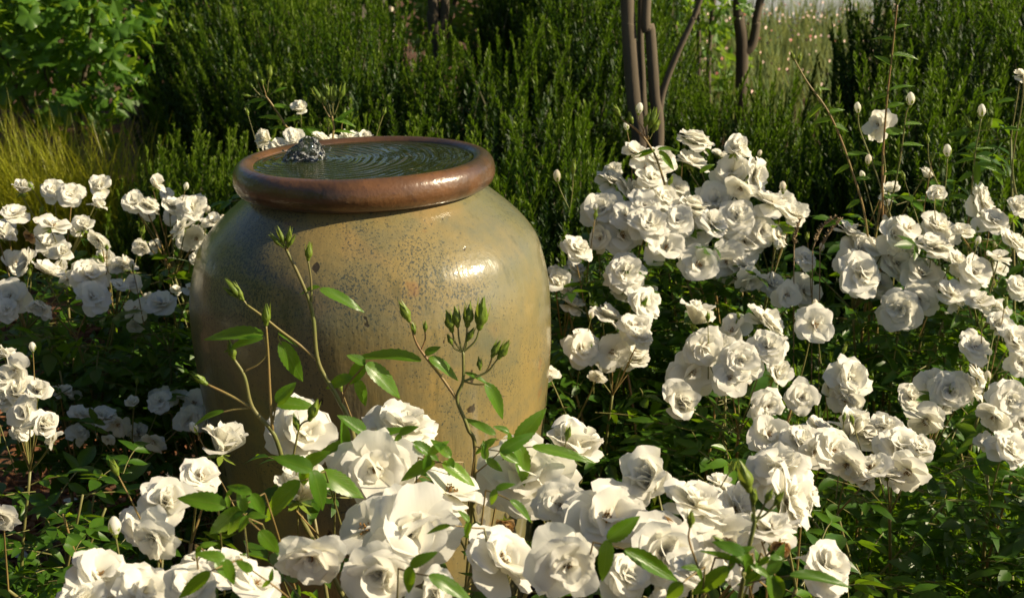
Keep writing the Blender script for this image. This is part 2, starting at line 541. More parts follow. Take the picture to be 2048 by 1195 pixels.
def lathe(name, prof, mat, seg=128, wob=0.0, closed=False, sub=True):
    if sub:
        cur = bez([(r, 0, z) for r, z in prof], 6)
        prof = [(max(0.0, c.x), c.z) for c in cur]
    V, Fc = [], []
    for i, (r, z) in enumerate(prof):
        for k in range(seg):
            a = 2 * math.pi * k / seg
            rr = r + wob * noise.noise((2.2 * math.cos(a), 2.2 * math.sin(a), z * 6 + 3)) * (1 if r > 0.02 else 0)
            V.append((rr * math.cos(a), rr * math.sin(a), z))
    n = len(prof)
    for i in range(n - 1 + (1 if closed else 0)):
        j = (i + 1) % n
        for k in range(seg):
            k2 = (k + 1) % seg
            Fc.append((i * seg + k, i * seg + k2, j * seg + k2, j * seg + k))
    mb = MB(); mb.add(V, Fc)
    return mb.mesh(name, [mat])


bprof = [(neck_r - 0.012, neck_z + 0.018), (neck_r, neck_z)] + body + foot[:3]
bprof = list(reversed(bprof))
put('body', lathe('jar_body', bprof, glaze_mat(), 160, 0.004), jar)
# rim: a fat rolled lip
rim = [(neck_r - 0.012, 0.958), (0.2200, 0.9655), (0.2340, 0.9715), (0.2415, 0.984), (0.2430, 0.996), (0.2395, 1.011), (0.2300, 1.0215), (0.2180, 1.0245), (0.2080, 1.0205), (0.2030, 1.014),
       (0.1990, 0.995), (0.1960, 0.96), (0.200, 0.93)]
r_in, z_w = 0.2035, 1.0165
put('rim', lathe('jar_rim', rim, rim_mat(), 160, 0.003), jar)
# water surface: ripples spread from the spout and crowd the far side
spout, _ = at(620, 318, JY + 0.02)
sx0, sy0 = spout.x - JX, spout.y - JY
NRr, NA = 130, 220
V, Fc = [(0, 0, 0)], []
for i in range(1, NRr + 1):
    for k in range(NA):
        a = 2 * math.pi * k / NA
        r = (r_in + 0.004) * i / NRr
        V.append((r * math.cos(a), r * math.sin(a), 0))
Vn = []
for x, y, z in V:
    d = math.hypot(x - sx0, y - sy0)
    rr = math.hypot(x, y) / r_in
    nn = noise.noise((x * 14, y * 14, 0.3))
    th = math.atan2(y - sy0, x - sx0)
    dd = d + 0.010 * nn
    k_ = min(1.0, max(0.15, (d - 0.12) / 0.16))
    h = 0.0010 * k_ * noise.noise((dd * 110, th * 2.2, 1.1)) + 0.0006 * k_ * noise.noise((dd * 210, th * 3.0, 7.3))
    h += 0.0003 * math.sin(dd * 2 * math.pi / 0.017) + 0.00025 * noise.noise((x * 45, y * 45, 1.7)) + 0.0007 * noise.noise((x * 16, y * 16, 4.1))
    h += 0.004 * math.exp(-(d / 0.05) ** 2)
    Vn.append((x, y, z_w + h * (1 if rr < 0.97 else 0.3)))
for k in range(NA): Fc.append((0, 1 + k, 1 + (k + 1) % NA))
for i in range(NRr - 1):
    for k in range(NA):
        k2 = (k + 1) % NA
        a0 = 1 + i * NA
        Fc.append((a0 + k, a0 + NA + k, a0 + NA + k2, a0 + k2))
wm = MB(); wm.add(Vn, Fc)
put('water', wm.mesh('water', [water_mat()]), jar)
# the bubbling spout
V, Fc = [], []
na, nr_ = 110, 56
pk = [(-0.017, 0.0, 0.030, 0.012), (0.011, 0.004, 0.044, 0.018), (-0.004, -0.016, 0.020, 0.015), (0.025, -0.006, 0.024, 0.011), (-0.027, 0.006, 0.012, 0.011), (0.012, -0.024, 0.012, 0.012)]
for i in range(nr_ + 1):
    for k in range(na):
        a = 2 * math.pi * k / na
        r = 0.056 * i / nr_
        x, y = r * math.cos(a), r * math.sin(a) * 0.8
        h = 0
        for px, py, ph, ps in pk:
            q = ((x - px) ** 2 + (y - py) ** 2) / (ps * ps)
            h = max(h, ph * max(0.0, 1 - (q * 0.42)) ** 0.42) if q < 2.38 else h
        fall = max(0.0, 1 - (i / nr_) ** 3)
        low = max(0.10, 1 - h / 0.022)
        h += (0.008 * abs(noise.noise((x * 150, y * 150, 2.0))) + 0.004 * noise.noise((x * 330, y * 330, 3.0))) * fall * low + 0.003 * noise.noise((x * 70, y * 70, 5.0)) * fall
        V.append((sx0 + x + 0.006 * noise.noise((x * 80, y * 80, h * 90)) * fall, sy0 + y + 0.006 * noise.noise((x * 80, y * 80 + 9, h * 90)) * fall, z_w + 0.001 + h * fall - 0.004 * (i / nr_) ** 4))
for i in range(nr_):
    for k in range(na):
        k2 = (k + 1) % na
        Fc.append((i * na + k, (i + 1) * na + k, (i + 1) * na + k2, i * na + k2))
mb = MB(); mb.add(V, Fc)
M_CLEAR = clear_mat()
put('bubbling_spout', mb.mesh('bubbling_spout', [M_CLEAR]), jar)
bmd = MB()
tube(bmd, [(0, 0, z) for z in (-1, -.8, -.4, 0, .4, .8, 1)], [.05, .6, .92, 1, .92, .6, .05], 8)
DROP = bmd.mesh('droplet', [M_CLEAR])
for k in range(14):
    a = RND.uniform(0, 6.28); d = RND.uniform(0.012, 0.05)
    put('droplet', DROP, jar, TRS(Vector((sx0 + d * math.cos(a), sy0 + d * math.sin(a) * .8, z_w + RND.uniform(0.006, 0.05) * (1.2 - d * 14))), Matrix.Identity(3), RND.uniform(0.0012, 0.0026)))

# ------------------------------------------------------------------ petals
def petal_mesh(name, L, W, a0, a1, cup, ruf, seed, mat, nv=9, nu=10, fold=0.0):
    r = random.Random(seed)
    ph = [r.uniform(0, 6.28) for _ in range(6)]
    skew = r.uniform(-0.12, 0.12)
    notch = r.uniform(0.0, 0.09)
    V, Fc = [], []
    x, z = 0.0, 0.0
    ax = []
    for j in range(nv + 1):
        t = j / nv
        ang = math.radians(a0 + (a1 - a0) * t ** 1.3)
        ax.append((x, z, ang))
        x += L / nv * math.cos(ang); z += L / nv * math.sin(ang)
    ex = r.uniform(1.7, 2.6)
    for j in range(nv + 1):
        t = j / nv
        for i in range(nu + 1):
            s = -1 + 2 * i / nu
            wdt = W / 2 * (0.14 + 0.86 * math.sin(math.pi / 2 * min(1, t * 1.25)) ** 0.9)
            # rounded outer edge: shorten towards the sides
            tt = t * (1 - 0.40 * abs(s) ** ex * t) - notch * math.exp(-(s / 0.22) ** 2) * t ** 5
            tt += t ** 4 * (0.03 * math.sin(5 * s + ph[3]) + 0.018 * math.sin(13 * s + ph[5]))
            jj = min(nv - 1e-6, max(0, tt * nv)); j0 = int(jj); fr = jj - j0
            x0, z0, a_ = ax[j0]; x1, z1, _ = ax[j0 + 1]
            cx, cz = x0 + (x1 - x0) * fr, z0 + (z1 - z0) * fr
            yy = wdt * s * (1 - 0.16 * cup * s * s) + skew * L * t * t
            off = cup * W * 0.34 * s * s * (0.25 + 0.75 * t)
            off += ruf * L * t ** 2.2 * (0.6 * math.sin(3.1 * s + ph[0]) + 0.55 * math.sin(6.9 * s + ph[1]) * t * t + 0.25 * math.sin(12 * s + ph[5]) * t ** 4 + 0.3 * math.sin(2.0 * t * 3 + ph[2]))
            off -= fold * L * max(0.0, t - 0.72) ** 1.3 * 2.4 * (1 + 0.5 * math.sin(2 * s + ph[4]))
            V.append((cx - off * math.sin(a_), yy, cz + off * math.cos(a_)))
    for j in range(nv):
        for i in range(nu):
            q = j * (nu + 1) + i
            Fc.append((q, q + 1, q + nu + 2, q + nu + 1))
    mb = MB(); mb.add(V, Fc)
    return mb.mesh(name, [mat])


# layers: count, L, W, a0, a1, cup, ruffle, fold
KINDS = {
    'open': [(6, 1.00, 1.12, 18, 0, 0.24, 0.045, 0.08), (6, 0.92, 1.06, 27, 6, 0.28, 0.05, 0.10), (5, 0.76, 0.92, 40, 12, 0.34, 0.065, 0.10),
             (4, 0.54, 0.68, 56, 24, 0.42, 0.085, 0.08), (3, 0.34, 0.42, 68, 42, 0.5, 0.11, 0.04)],
    'single': [(6, 1.00, 1.16, 15, 2, 0.22, 0.04, 0.06), (5, 0.92, 1.08, 23, 8, 0.26, 0.045, 0.08), (3, 0.50, 0.62, 46, 26, 0.36, 0.09, 0.06)],
    'full': [(6, 1.00, 1.16, 15, -6, 0.26, 0.055, 0.12), (7, 0.95, 1.10, 25, 2, 0.30, 0.065, 0.13), (6, 0.84, 1.0, 38, 10, 0.34, 0.08, 0.12),
             (5, 0.68, 0.82, 50, 20, 0.42, 0.10, 0.11), (4, 0.52, 0.62, 62, 34, 0.46, 0.12, 0.08), (3, 0.36, 0.44, 74, 50, 0.5, 0.14, 0.06)],
    'cup': [(5, 1.00, 1.05, 62, 34, 0.5, 0.05, 0.22), (5, 0.96, 1.0, 70, 50, 0.55, 0.05, 0.18), (5, 0.86, 0.86, 78, 64, 0.62, 0.06, 0.1),
            (4, 0.76, 0.66, 84, 78, 0.75, 0.06, 0.04)],
    'rosette': [(5, 1.00, 1.15, 24, 4, 0.4, 0.04, 0.2), (5, 0.90, 1.08, 42, 26, 0.55, 0.04, 0.2), (5, 0.74, 0.92, 62, 58, 0.7, 0.03, 0.12),
                (4, 0.60, 0.74, 78, 82, 0.85, 0.03, 0.04), (3, 0.46, 0.5, 86, 96, 1.0, 0.02, 0.0)],
}
POOL = {}
sd = 1
for kname, layers in KINDS.items():
    POOL[kname] = []
    for (n, L, W, a0, a1, cup, ruf, fold) in layers:
        ms = []
        for q in range(4):
            sd += 1
            ms.append(petal_mesh('petal_' + kname, L, W, a0 + RND.uniform(-6, 6), a1 + RND.uniform(-12, 10), cup, ruf * RND.uniform(0.7, 1.4), sd, M_PETAL, fold=fold * RND.uniform(0.3, 1.4)))
        POOL[kname].append(ms)


def stamen_mesh():
    mb = MB()
    r = random.Random(3)
    for k in range(22):
        a = r.uniform(0, 6.28); d = r.uniform(0.02, 0.13); h = r.uniform(0.14, 0.26)
        e = Vector((math.cos(a) * d * 1.3, math.sin(a) * d * 1.3, h))
        tube(mb, [(math.cos(a) * d * .5, math.sin(a) * d * .5, 0.0), e], 0.006, 3, 0)
        tube(mb, [e - Vector((0, 0, .012)), e + Vector((0, 0, .014)), e + Vector((0, 0, .03))], [.016, .026, .008], 4, 0)
    return mb.mesh('stamens', [M_STAMEN])


STAMEN = stamen_mesh()


def calyx_mesh():
    mb = MB()
    tube(mb, [(0, 0, -0.22), (0, 0, -0.16), (0, 0, -0.08), (0, 0, 0.0), (0, 0, .03)], [0.035, 0.075, 0.10, 0.08, 0.03], 8, 0)
    for k in range(5):
        a = k * 2 * math.pi / 5
        V = []
        for t, wd in ((0, .07), (.35, .09), (.7, .05), (1, .004)):
            rr = 0.06 + 0.42 * t; z = -0.02 - 0.16 * t + 0.05 * t * t
            for s in (-1, 1):
                V.append((rr * math.cos(a) - s * wd * math.sin(a), rr * math.sin(a) + s * wd * math.cos(a), z))
        mb.add(V, [(0, 1, 3, 2), (2, 3, 5, 4), (4, 5, 7, 6)], 0)
    return mb.mesh('calyx', [M_BUD])


CALYX = calyx_mesh()


def pedicel_mesh():
    mb = MB()
    P = [(0.10 * math.sin(math.pi * t), 0.03 * math.sin(2 * math.pi * t), t) for t in np.linspace(0, 1, 7)]
    mb2 = MB()
    # unit radius tube; scaled per copy (x, y = radius, z = length)
    V, Fc = [], []
    for i, (x, y, z) in enumerate(P):
        rad = 1.0 - 0.25 * i / 6
        for k in range(5):
            a = k * 2 * math.pi / 5
            V.append((x * 9 + rad * math.cos(a), y * 9 + rad * math.sin(a), z))
    for i in range(6):
        for k in range(5):
            k2 = (k + 1) % 5
            Fc.append((i * 5 + k, i * 5 + k2, i * 5 + 5 + k2, i * 5 + 5 + k))
    mb2.add(V, Fc)
    return mb2


PED = [pedicel_mesh().mesh('pedicel', [m]) for m in (M_STEM, M_RSTEM)]


def bud_mesh(kind, seed):
    r = random.Random(seed)
    mb = MB()
    m = 0
    if kind == 'green':
        prof = [(0.045, 0), (0.09, .05), (0.115, .13), (0.11, .19), (0.17, .27), (0.215, .38), (0.20, .52), (0.13, .68), (0.06, .84), (0.012, 1.0)]
    else:
        prof = [(0.045, 0), (0.09, .05), (0.11, .13), (0.14, .20), (0.23, .34), (0.28, .50), (0.265, .68), (0.20, .84), (0.11, .96), (0.02, 1.0)]
    n = 12
    V, Fc, mi = [], [], []
    for j, (rad, z) in enumerate(prof):
        for k in range(n):
            a = 2 * math.pi * k / n + z * 0.9
            q = 1 + 0.10 * math.cos(5 * a) * (1 if z > .2 else 0)
            V.append((rad * q * math.cos(a) + 0.04 * z * z, rad * q * math.sin(a), z))
    for j in range(len(prof) - 1):
        for k in range(n):
            k2 = (k + 1) % n
            Fc.append((j * n + k, j * n + k2, (j + 1) * n + k2, (j + 1) * n + k))
    lo = [f for i, f in enumerate(Fc) if i < 3 * n]; hi = [f for i, f in enumerate(Fc) if i >= 3 * n]
    mb.V.append(np.array(V)); mb.Fc = lo + hi; mb.M = [0] * len(lo) + [0 if kind == 'green' else 1] * len(hi); mb.n = len(V)
    for k in range(5):
        a = 2 * math.pi * k / 5 + 0.3
        VV = []
        spread = (0.215 if kind == 'green' else 0.31)
        wild = r.uniform(0.0, 0.10) if k % 2 else -0.11
        for t, wd in ((0, .07), (.35, .085), (.7, .035), (1, .004)):
            rr = 0.11 + (spread - 0.10) * math.sin(min(1, t * 1.9) * math.pi / 2) - 0.09 * t * t + wild * t ** 2
            z = 0.19 + (0.86 if kind == 'green' else 0.62) * t
            for s in (-1, 1):
                VV.append((rr * math.cos(a) - s * wd * math.sin(a), rr * math.sin(a) + s * wd * math.cos(a), z))
        mb.add(VV, [(0, 1, 3, 2), (2, 3, 5, 4), (4, 5, 7, 6)], 0)
    return mb.mesh('bud_' + kind, [M_BUD, M_PINK if kind == 'pink' else M_PETAL])


BUDS = {k: [bud_mesh(k, s) for s in range(3)] for k in ('green', 'white', 'pink')}


def leaflet_verts(L, W, fold=0.25, bend=0.25, nl=6, serr=0.0, roll=0.0):
    """leaf blade along +X, normal +Z; returns V, F (3 columns each side of the midrib shares the rib)"""
    V, Fc = [], []
    cols = (-1, -0.5, 0, 0.5, 1)
    for j in range(nl + 1):
        t = j / nl
        wdt = W / 2 * max(0.015, 2.05 * (0.015 + t) ** 0.62 * max(0.0, 1 - t) ** 0.88)
        if 0 < j < nl and serr: wdt *= 1 + serr * (1 if j % 2 else -1)
        for c in cols:
            x = L * t - abs(c) * 0.05 * L * math.sin(math.pi * t)
            z = fold * wdt * abs(c) ** 1.2 - bend * L * t * t + 0.012 * L * math.sin(9 * t + 3 * c)
            z -= roll * wdt * max(0, abs(c) - 0.5)
            V.append((x, wdt * c, z))
    k = len(cols)
    for j in range(nl):
        for i in range(k - 1):
            Fc.append((j * k + i, j * k + i + 1, (j + 1) * k + i + 1, (j + 1) * k + i))
    return V, Fc


def veined(name, c1, c2, trans):
    m = leafy(name, c1, c2, trans, 0.40, 0.34, 0.45)
    nt = m.node_tree
    b = next(n for n in nt.nodes if n.type == 'BSDF_PRINCIPLED')
    src = b.inputs['Base Color'].links[0].from_socket
    tc = N(nt, 'ShaderNodeTexCoord'); sx = N(nt, 'ShaderNodeSeparateXYZ'); nt.links.new(tc.outputs['Generated'], sx.inputs[0])
    dy = math_(nt, 'ABSOLUTE', math_(nt, 'SUBTRACT', sx.outputs['Y'], 0.5))
    ph = math_(nt, 'SUBTRACT', math_(nt, 'MULTIPLY', sx.outputs['X'], 52.0), math_(nt, 'MULTIPLY', dy, 60.0))
    vein = math_(nt, 'MULTIPLY', ramp(nt, math_(nt, 'SINE', ph), 0.86, 1.0), 0.35)
    rib = ramp(nt, dy, 0.022, 0.008)
    f = math_(nt, 'MAXIMUM', vein, rib)
    nt.links.new(mixc(nt, math_(nt, 'MULTIPLY', f, 0.6), src, (0.20, 0.28, 0.05)), b.inputs['Base Color'])
    bp = N(nt, 'ShaderNodeBump', Strength=0.35, Distance=0.02); bp.invert = True
    nt.links.new(f, bp.inputs['Height']); nt.links.new(bp.outputs[0], b.inputs['Normal'])
    return m


M_BIG = veined('veined_rose_leaf', (0.045, 0.125, 0.007), (0.095, 0.19, 0.012), (0.34, 0.54, 0.015))


def big_leaf(seed, mat):
    r = random.Random(seed)
    mb = MB()
    V, Fc = leaflet_verts(1.0, r.uniform(0.50, 0.60), r.uniform(0.25, 0.7), r.uniform(0.10, 0.45), 18, 0.05, r.uniform(0, 0.5))
    mb.add(V, Fc)
    return mb.mesh('leaflet', [mat])


BIG = [big_leaf(s, M_BIG) for s in range(8)]


def compound_leaf(seed, mat, nl=4):
    r = random.Random(seed)
    mb = MB()
    arch = r.uniform(0.05, 0.35)
    rib = [(t, 0.02 * math.sin(5 * t), -arch * t * t) for t in np.linspace(0, 0.62, 4)]
    tube(mb, rib, 0.012, 3, 1, False)
    spots = [(0.62, 0, 0.46)] + [(0.55, s * 1.05, 0.36) for s in (-1, 1)] + [(0.28, s * 1.2, 0.29) for s in (-1, 1)]
    for (t, yaw, ln) in spots:
        ln *= r.uniform(0.85, 1.15)
        V, Fc = leaflet_verts(ln, ln * r.uniform(.52, .64), r.uniform(.1, .5), r.uniform(.0, .4), nl)
        R = Matrix.Rotation(yaw + r.uniform(-.2, .2), 3, 'Z') @ Matrix.Rotation(r.uniform(-.35, .35), 3, 'X') @ Matrix.Rotation(r.uniform(-.1, .3), 3, 'Y')
        o = Vector((t, 0, -arch * t * t))
        mb.add([tuple(o + R @ Vector(v)) for v in V], Fc, 0)
    return mb.mesh('rose_leaf', [mat, M_STEM])


LEAVES = [compound_leaf(s, M_LEAF) for s in range(9)]
YLEAVES = [compound_leaf(50 + s, M_YLEAF) for s in range(4)]
# arrays for joined foliage
FOLV = []
for s in range(5):
    me = compound_leaf(80 + s, M_FOL, 3)
    v = np.empty(len(me.vertices) * 3); me.vertices.foreach_get('co', v)
    FOLV.append((v.reshape(-1, 3), np.array([list(p.vertices) for p in me.polygons if len(p.vertices) == 4])))
    bpy.data.meshes.remove(me)


# ------------------------------------------------------------------ rose bushes
def place_flower(bush, base, P, size, nrm, kind, mat=None):
    e = empty('rose_flower', (0, 0, 0), bush)
    R = frame_z(nrm, RND.uniform(0, 6.28))
    S = size / 2 * {'open': 1.13, 'single': 1.08, 'full': 1.13, 'cup': 1.4, 'rosette': 1.15}[kind]
    e.matrix_basis = TRS(P - base, R, S)
    layers = KINDS[kind]
    lop, lopa = RND.uniform(0, 0.28), RND.uniform(0, 6.28)
    for li, (n, *_r) in enumerate(layers):
        a0 = RND.uniform(0, 6.28)
        for k in range(n):
            if RND.random() < (0.12 if li else 0.05): continue
            az = a0 + 2 * math.pi * k / n + RND.uniform(-0.32, 0.32)
            tilt = RND.gauss(0, 0.15) + lop * math.cos(az - lopa)
            if li <= 1 and RND.random() < 0.22: tilt += RND.uniform(0.2, 0.7)
            if li >= 1 and RND.random() < 0.08: tilt -= RND.uniform(0.3, 0.7)
            M = Matrix.Rotation(az, 4, 'Z') @ Matrix.Rotation(tilt, 4, 'Y') @ Matrix.Rotation(RND.gauss(0, 0.15), 4, 'X')
            M = Matrix.Translation((0, 0, 0.025 * li)) @ M @ Matrix.Diagonal((RND.uniform(.82, 1.1), RND.uniform(.8, 1.12), RND.uniform(.8, 1.25), 1))
            o = put('petal', RND.choice(POOL[kind][li]), e, M)
            if mat:
                o.material_slots[0].link = 'OBJECT'; o.material_slots[0].material = mat
    if kind in ('open', 'single'):
        put('stamens', STAMEN, e, Matrix.Diagonal((1, 1, 1, 1)))
    put('calyx', CALYX, e)
    return e, P - R.col[2] * 0.2 * S


def stalk(bush, base, A, B, r=0.0016, red=False, name='pedicel'):
    d = B - A
    R = frame_z(d, RND.uniform(0, 6.28))
    return put(name, PED[1 if red else 0], bush, TRS(A - base, R, (r, r, d.length)))


def place_bud(bush, base, P, d, length, kind, wk=1.0):
    return put('bud', RND.choice(BUDS[kind]), bush, TRS(P - base, frame_z(d, RND.uniform(0, 6.28)), (length * wk, length * wk, length)))


def clusters(pts, rad):
    out = []
    for i, p in enumerate(pts):
        for c in out:
            m = sum((pts[j] for j in c), Vector()) / len(c)
            if (m - p).length < rad: c.append(i); break
        else: out.append([i])
    return out


FACE = {'u': Vector((0.10, -0.28, 0.9)), 'f': Vector((0.1, -0.95, 0.42)), 's': Vector((0.35, -0.1, 0.95)), 'r': Vector((0.75, -0.45, 0.5)),
        'l': Vector((-0.7, -0.5, 0.5)), 'd': Vector((-0.2, -0.75, -0.35)), 'm': Vector((0.15, -0.62, 0.75))}
KINDMIX = ['open'] * 5 + ['full'] * 5 + ['single'] * 2 + ['cup'] * 2 + ['rosette']


def rose_bush(label, flowers, Yf, base, nleaf=160, nfol=150, nbuds=5, extra_canes=4, spread=0.26, zlo=0.08, group=None, leafsize=(0.085, 0.13), fill=0.3, big=1.0):
    """flowers: (u, v, px[, face[, kind]]); Yf(v) gives the ground distance"""
    bush = empty('rose_bush', (base[0], base[1], 0))
    tag(bush, label, 'rose bush', 'white rose bushes around the jar')
    B = Vector((base[0], base[1], 0))
    ends, pts = [], []
    more = [(f[0] + RND.uniform(-.75, .75) * f[2], f[1] + RND.uniform(-.1, .65) * f[2], f[2] * RND.uniform(.6, .85)) for f in flowers if RND.random() < fill]
    for fi, f in enumerate(list(flowers) + more):
        u, v, px = f[:3]
        face = f[3] if len(f) > 3 else RND.choice('uumsmmfrl')
        kind = f[4] if len(f) > 4 else RND.choice(KINDMIX)
        P, mpp = at(u, v, Yf(v) + RND.uniform(-0.05, 0.05) + (0.09 if fi >= len(flowers) else 0))
        size = px * mpp * (big if fi < len(flowers) else 1.0)
        n = FACE[face].normalized() + Vector((RND.gauss(0, .2), RND.gauss(0, .15), RND.gauss(0, .15)))
        mat = M_BROWNP if kind == 'brown' else None
        if kind == 'brown': kind = 'cup'
        P = P - n.normalized() * size * 0.12
        e, cal = place_flower(bush, B, P, size, n, kind, mat)
        ends.append(cal); pts.append(P)
    # canes carry clusters of flowers
    lines = []
    for c in clusters(pts, 0.13):
        m = sum((pts[i] for i in c), Vector()) / len(c)
        node = m + Vector((RND.uniform(-.02, .02), RND.uniform(0.0, .05), -RND.uniform(0.09, 0.14)))
        if node.z < 0.1: node.z = 0.1
        lines.append((node, 0.0036))
        for i in c:
            d = ends[i] - node
            if d.length > 0.01: stalk(bush, B, node, ends[i], RND.uniform(0.0013, 0.0019), RND.random() < 0.25)
    zmax = max(p.z for p in pts)
    for k in range(extra_canes):
        a = RND.uniform(0, 6.28); rr = spread * RND.uniform(0.3, 1.0)
        lines.append((B + Vector((rr * math.cos(a), rr * math.sin(a), zmax * RND.uniform(0.45, 0.8))), 0.003))
    cps = []
    for node, rad in lines:
        st = B + Vector((RND.uniform(-.05, .05), RND.uniform(-.05, .05), 0))
        mid = st.lerp(node, 0.5) + Vector((RND.uniform(-.05, .05), RND.uniform(-.05, .05), RND.uniform(0.02, 0.10)))
        q1 = st.lerp(mid, 0.4) + Vector((RND.uniform(-.03, .03), RND.uniform(-.03, .03), .03))
        cur = bez([st, q1, mid, node], 5)
        mb = MB()
        tube(mb, [p - B for p in cur], [rad * (1.25 - 0.55 * i / len(cur)) for i in range(len(cur))], 6)
        put('cane', mb.mesh('cane', [M_STEM if RND.random() < .75 else M_RSTEM]), bush)
        cps += [(p, (cur[min(i + 1, len(cur) - 1)] - cur[max(i - 1, 0)]).normalized()) for i, p in enumerate(cur) if p.z > zlo]
    # buds rising from the clusters
    for k in range(nbuds):
        i = RND.randrange(len(pts))
        node = pts[i] + Vector((RND.uniform(-.04, .04), RND.uniform(0, .05), -0.09))
        tip = node + Vector((RND.uniform(-.05, .05), RND.uniform(-.03, .03), RND.uniform(0.09, 0.15)))
        stalk(bush, B, node, tip, 0.0012, RND.random() < .5)
        place_bud(bush, B, tip, tip - node, RND.uniform(0.016, 0.024), RND.choice(('green', 'green', 'green', 'white', 'pink')))

    def leaf_site():
        p, t = RND.choice(cps)
        a = RND.uniform(0, 6.28)
        out = Vector((math.cos(a), math.sin(a), RND.uniform(-0.15, 0.55))).normalized()
        org = p + Vector((RND.gauss(0, 1), RND.gauss(0, 1), RND.gauss(0, .6))) * 0.035
        # outer twigs: leaves stand off from the cane
        org = org + out * RND.uniform(0, 0.10)
        if org.z < zlo: org.z = zlo + RND.uniform(0, .1)
        nz = Vector((RND.gauss(0.2, .45), RND.gauss(-0.1, .45), 1.0))
        return org, out, nz, RND.uniform(*leafsize)
    for k in range(nleaf):
        org, out, nz, s = leaf_site()
        me = RND.choice(YLEAVES) if RND.random() < 0.14 else RND.choice(LEAVES)
        put('leaf', me, bush, TRS(org - B, frame_x(out, nz), s))
    if nfol:
        VV, QQ, n0 = [], [], 0
        for k in range(nfol):
            org, out, nz, s = leaf_site()
            R = np.array(frame_x(out, nz))
            v, q = RND.choice(FOLV)
            VV.append(v @ R.T * s + np.array(org - B)); QQ.append(q + n0); n0 += len(v)
        tag(put('foliage', fast_mesh('foliage', np.concatenate(VV), np.concatenate(QQ), [M_FOL], True), bush), kind='stuff')
    return bush, B


def lin(*kv):
    xs, ys = zip(*kv)
    return lambda v: float(np.interp(v, xs, ys))


YFRONT = lin((820, 1.86), (900, 1.70), (1000, 1.50), (1100, 1.36), (1200, 1.26))
A_left = [(445, 898, 100, 's', 'cup'), (402, 950, 85, 'm', 'open'), (332, 1003, 104, 'm', 'rosette'), (308, 1078, 100, 'd', 'open'), (200, 1145, 125, 's', 'open'),
          (290, 1182, 120, 'm', 'full'), (385, 1172, 110, 'm', 'full'), (450, 1125, 95, 's', 'open'), (515, 1160, 105, 'u', 'single'), (165, 1195, 110, 'u', 'full')]
A_mid = [(608, 866, 150, 'r', 'full'), (808, 848, 138, 's', 'full'), (690, 918, 90, 'f', 'single'), (752, 938, 160, 'f', 'open'), (600, 988, 125, 's', 'cup'), (905, 975, 150, 's', 'single'),
         (1052, 948, 185, 'm', 'full'), (1138, 898, 125, 's', 'cup'), (1218, 1032, 178, 'm', 'open'), (825, 1066, 190, 'f', 'open'), (728, 1055, 150, 'l', 'single'), (758, 1148, 155, 'f', 'rosette'),
         (620, 1118, 140, 'd', 'open'), (868, 1190, 105, 'm', 'cup'), (1010, 1112, 155, 's', 'open'), (1135, 1130, 150, 'f', 'open'), (1120, 1010, 110, 'm', 'open'),
         (1010, 1045, 40, 'd', 'brown')]
A_right = [(1300, 962, 120, 'l', 'cup'), (1395, 1000, 135, 's', 'full'), (1330, 1105, 165, 'm', 'rosette'), (1255, 1150, 110, 'm', 'full'), (1560, 935, 140, 'm', 'full'), (1585, 1000, 140, 'r', 'open'),
           (1480, 1012, 120, 's', 'open'), (1460, 1085, 150, 'f', 'single'), (1540, 1050, 120, 's', 'open'), (1655, 1130, 120, 'm', 'full'), (1395, 1140, 130, 'u', 'full'), (1500, 1130, 110, 'f', 'single'),
           (1345, 1050, 44, 'd', 'brown'), (1625, 985, 80, 'r', 'single'), (1560, 1090, 40, 'd', 'brown'), (1440, 965, 90, 's', 'open')]
B_fl = [(1540, 868, 90, 'f', 'single'), (1605, 882, 90, 'u', 'full'), (1630, 905, 70, 'f', 'single'), (1668, 898, 100, 'r', 'open'), (1702, 862, 85, 's', 'cup'), (1748, 872, 85, 's', 'full'),
        (1770, 850, 75, 'u', 'full'), (1800, 892, 100, 'm', 'full'), (1838, 900, 60, 'm', 'cup'), (1815, 945, 95, 'd', 'single'), (1740, 930, 95, 'u', 'open'), (1692, 932, 80, 'd', 'single'), (1640, 850, 70, 'u', 'open'), (1775, 945, 70, 's', 'open')]
C_fl = [(1392, 640, 72, 's', 'cup'), (1462, 660, 75, 'l', 'single'), (1532, 640, 90, 's', 'full'), (1482, 722, 90, 'f', 'full'), (1410, 695, 85, 'f', 'open'), (1385, 742, 100, 'f', 'single'), (1535, 690, 80, 'm', 'full'),
        (1460, 755, 75, 'f', 'single'), (1553, 752, 60, 'm', 'cup'), (1602, 795, 75, 'f', 'open'), (1537, 812, 80, 'f', 'open'), (1630, 648, 86, 'f', 'single'), (1440, 690, 60, 'm', 'open')]
D_fl = [(1165, 695, 85, 'm', 'open'), (1225, 705, 80, 'f', 'single'), (1145, 605, 62, 's', 'open'), (1215, 628, 72, 's', 'full'), (1290, 605, 80, 'r', 'open'), (1262, 575, 90, 'u', 'full'), (1270, 650, 66, 'm', 'open'),
        (1112, 562, 52, 'm', 'cup'), (1135, 575, 46, 's', 'open'), (1100, 740, 46, 's', 'single'), (1280, 672, 56, 'u', 'full'), (1195, 755, 44, 'd', 'single')]
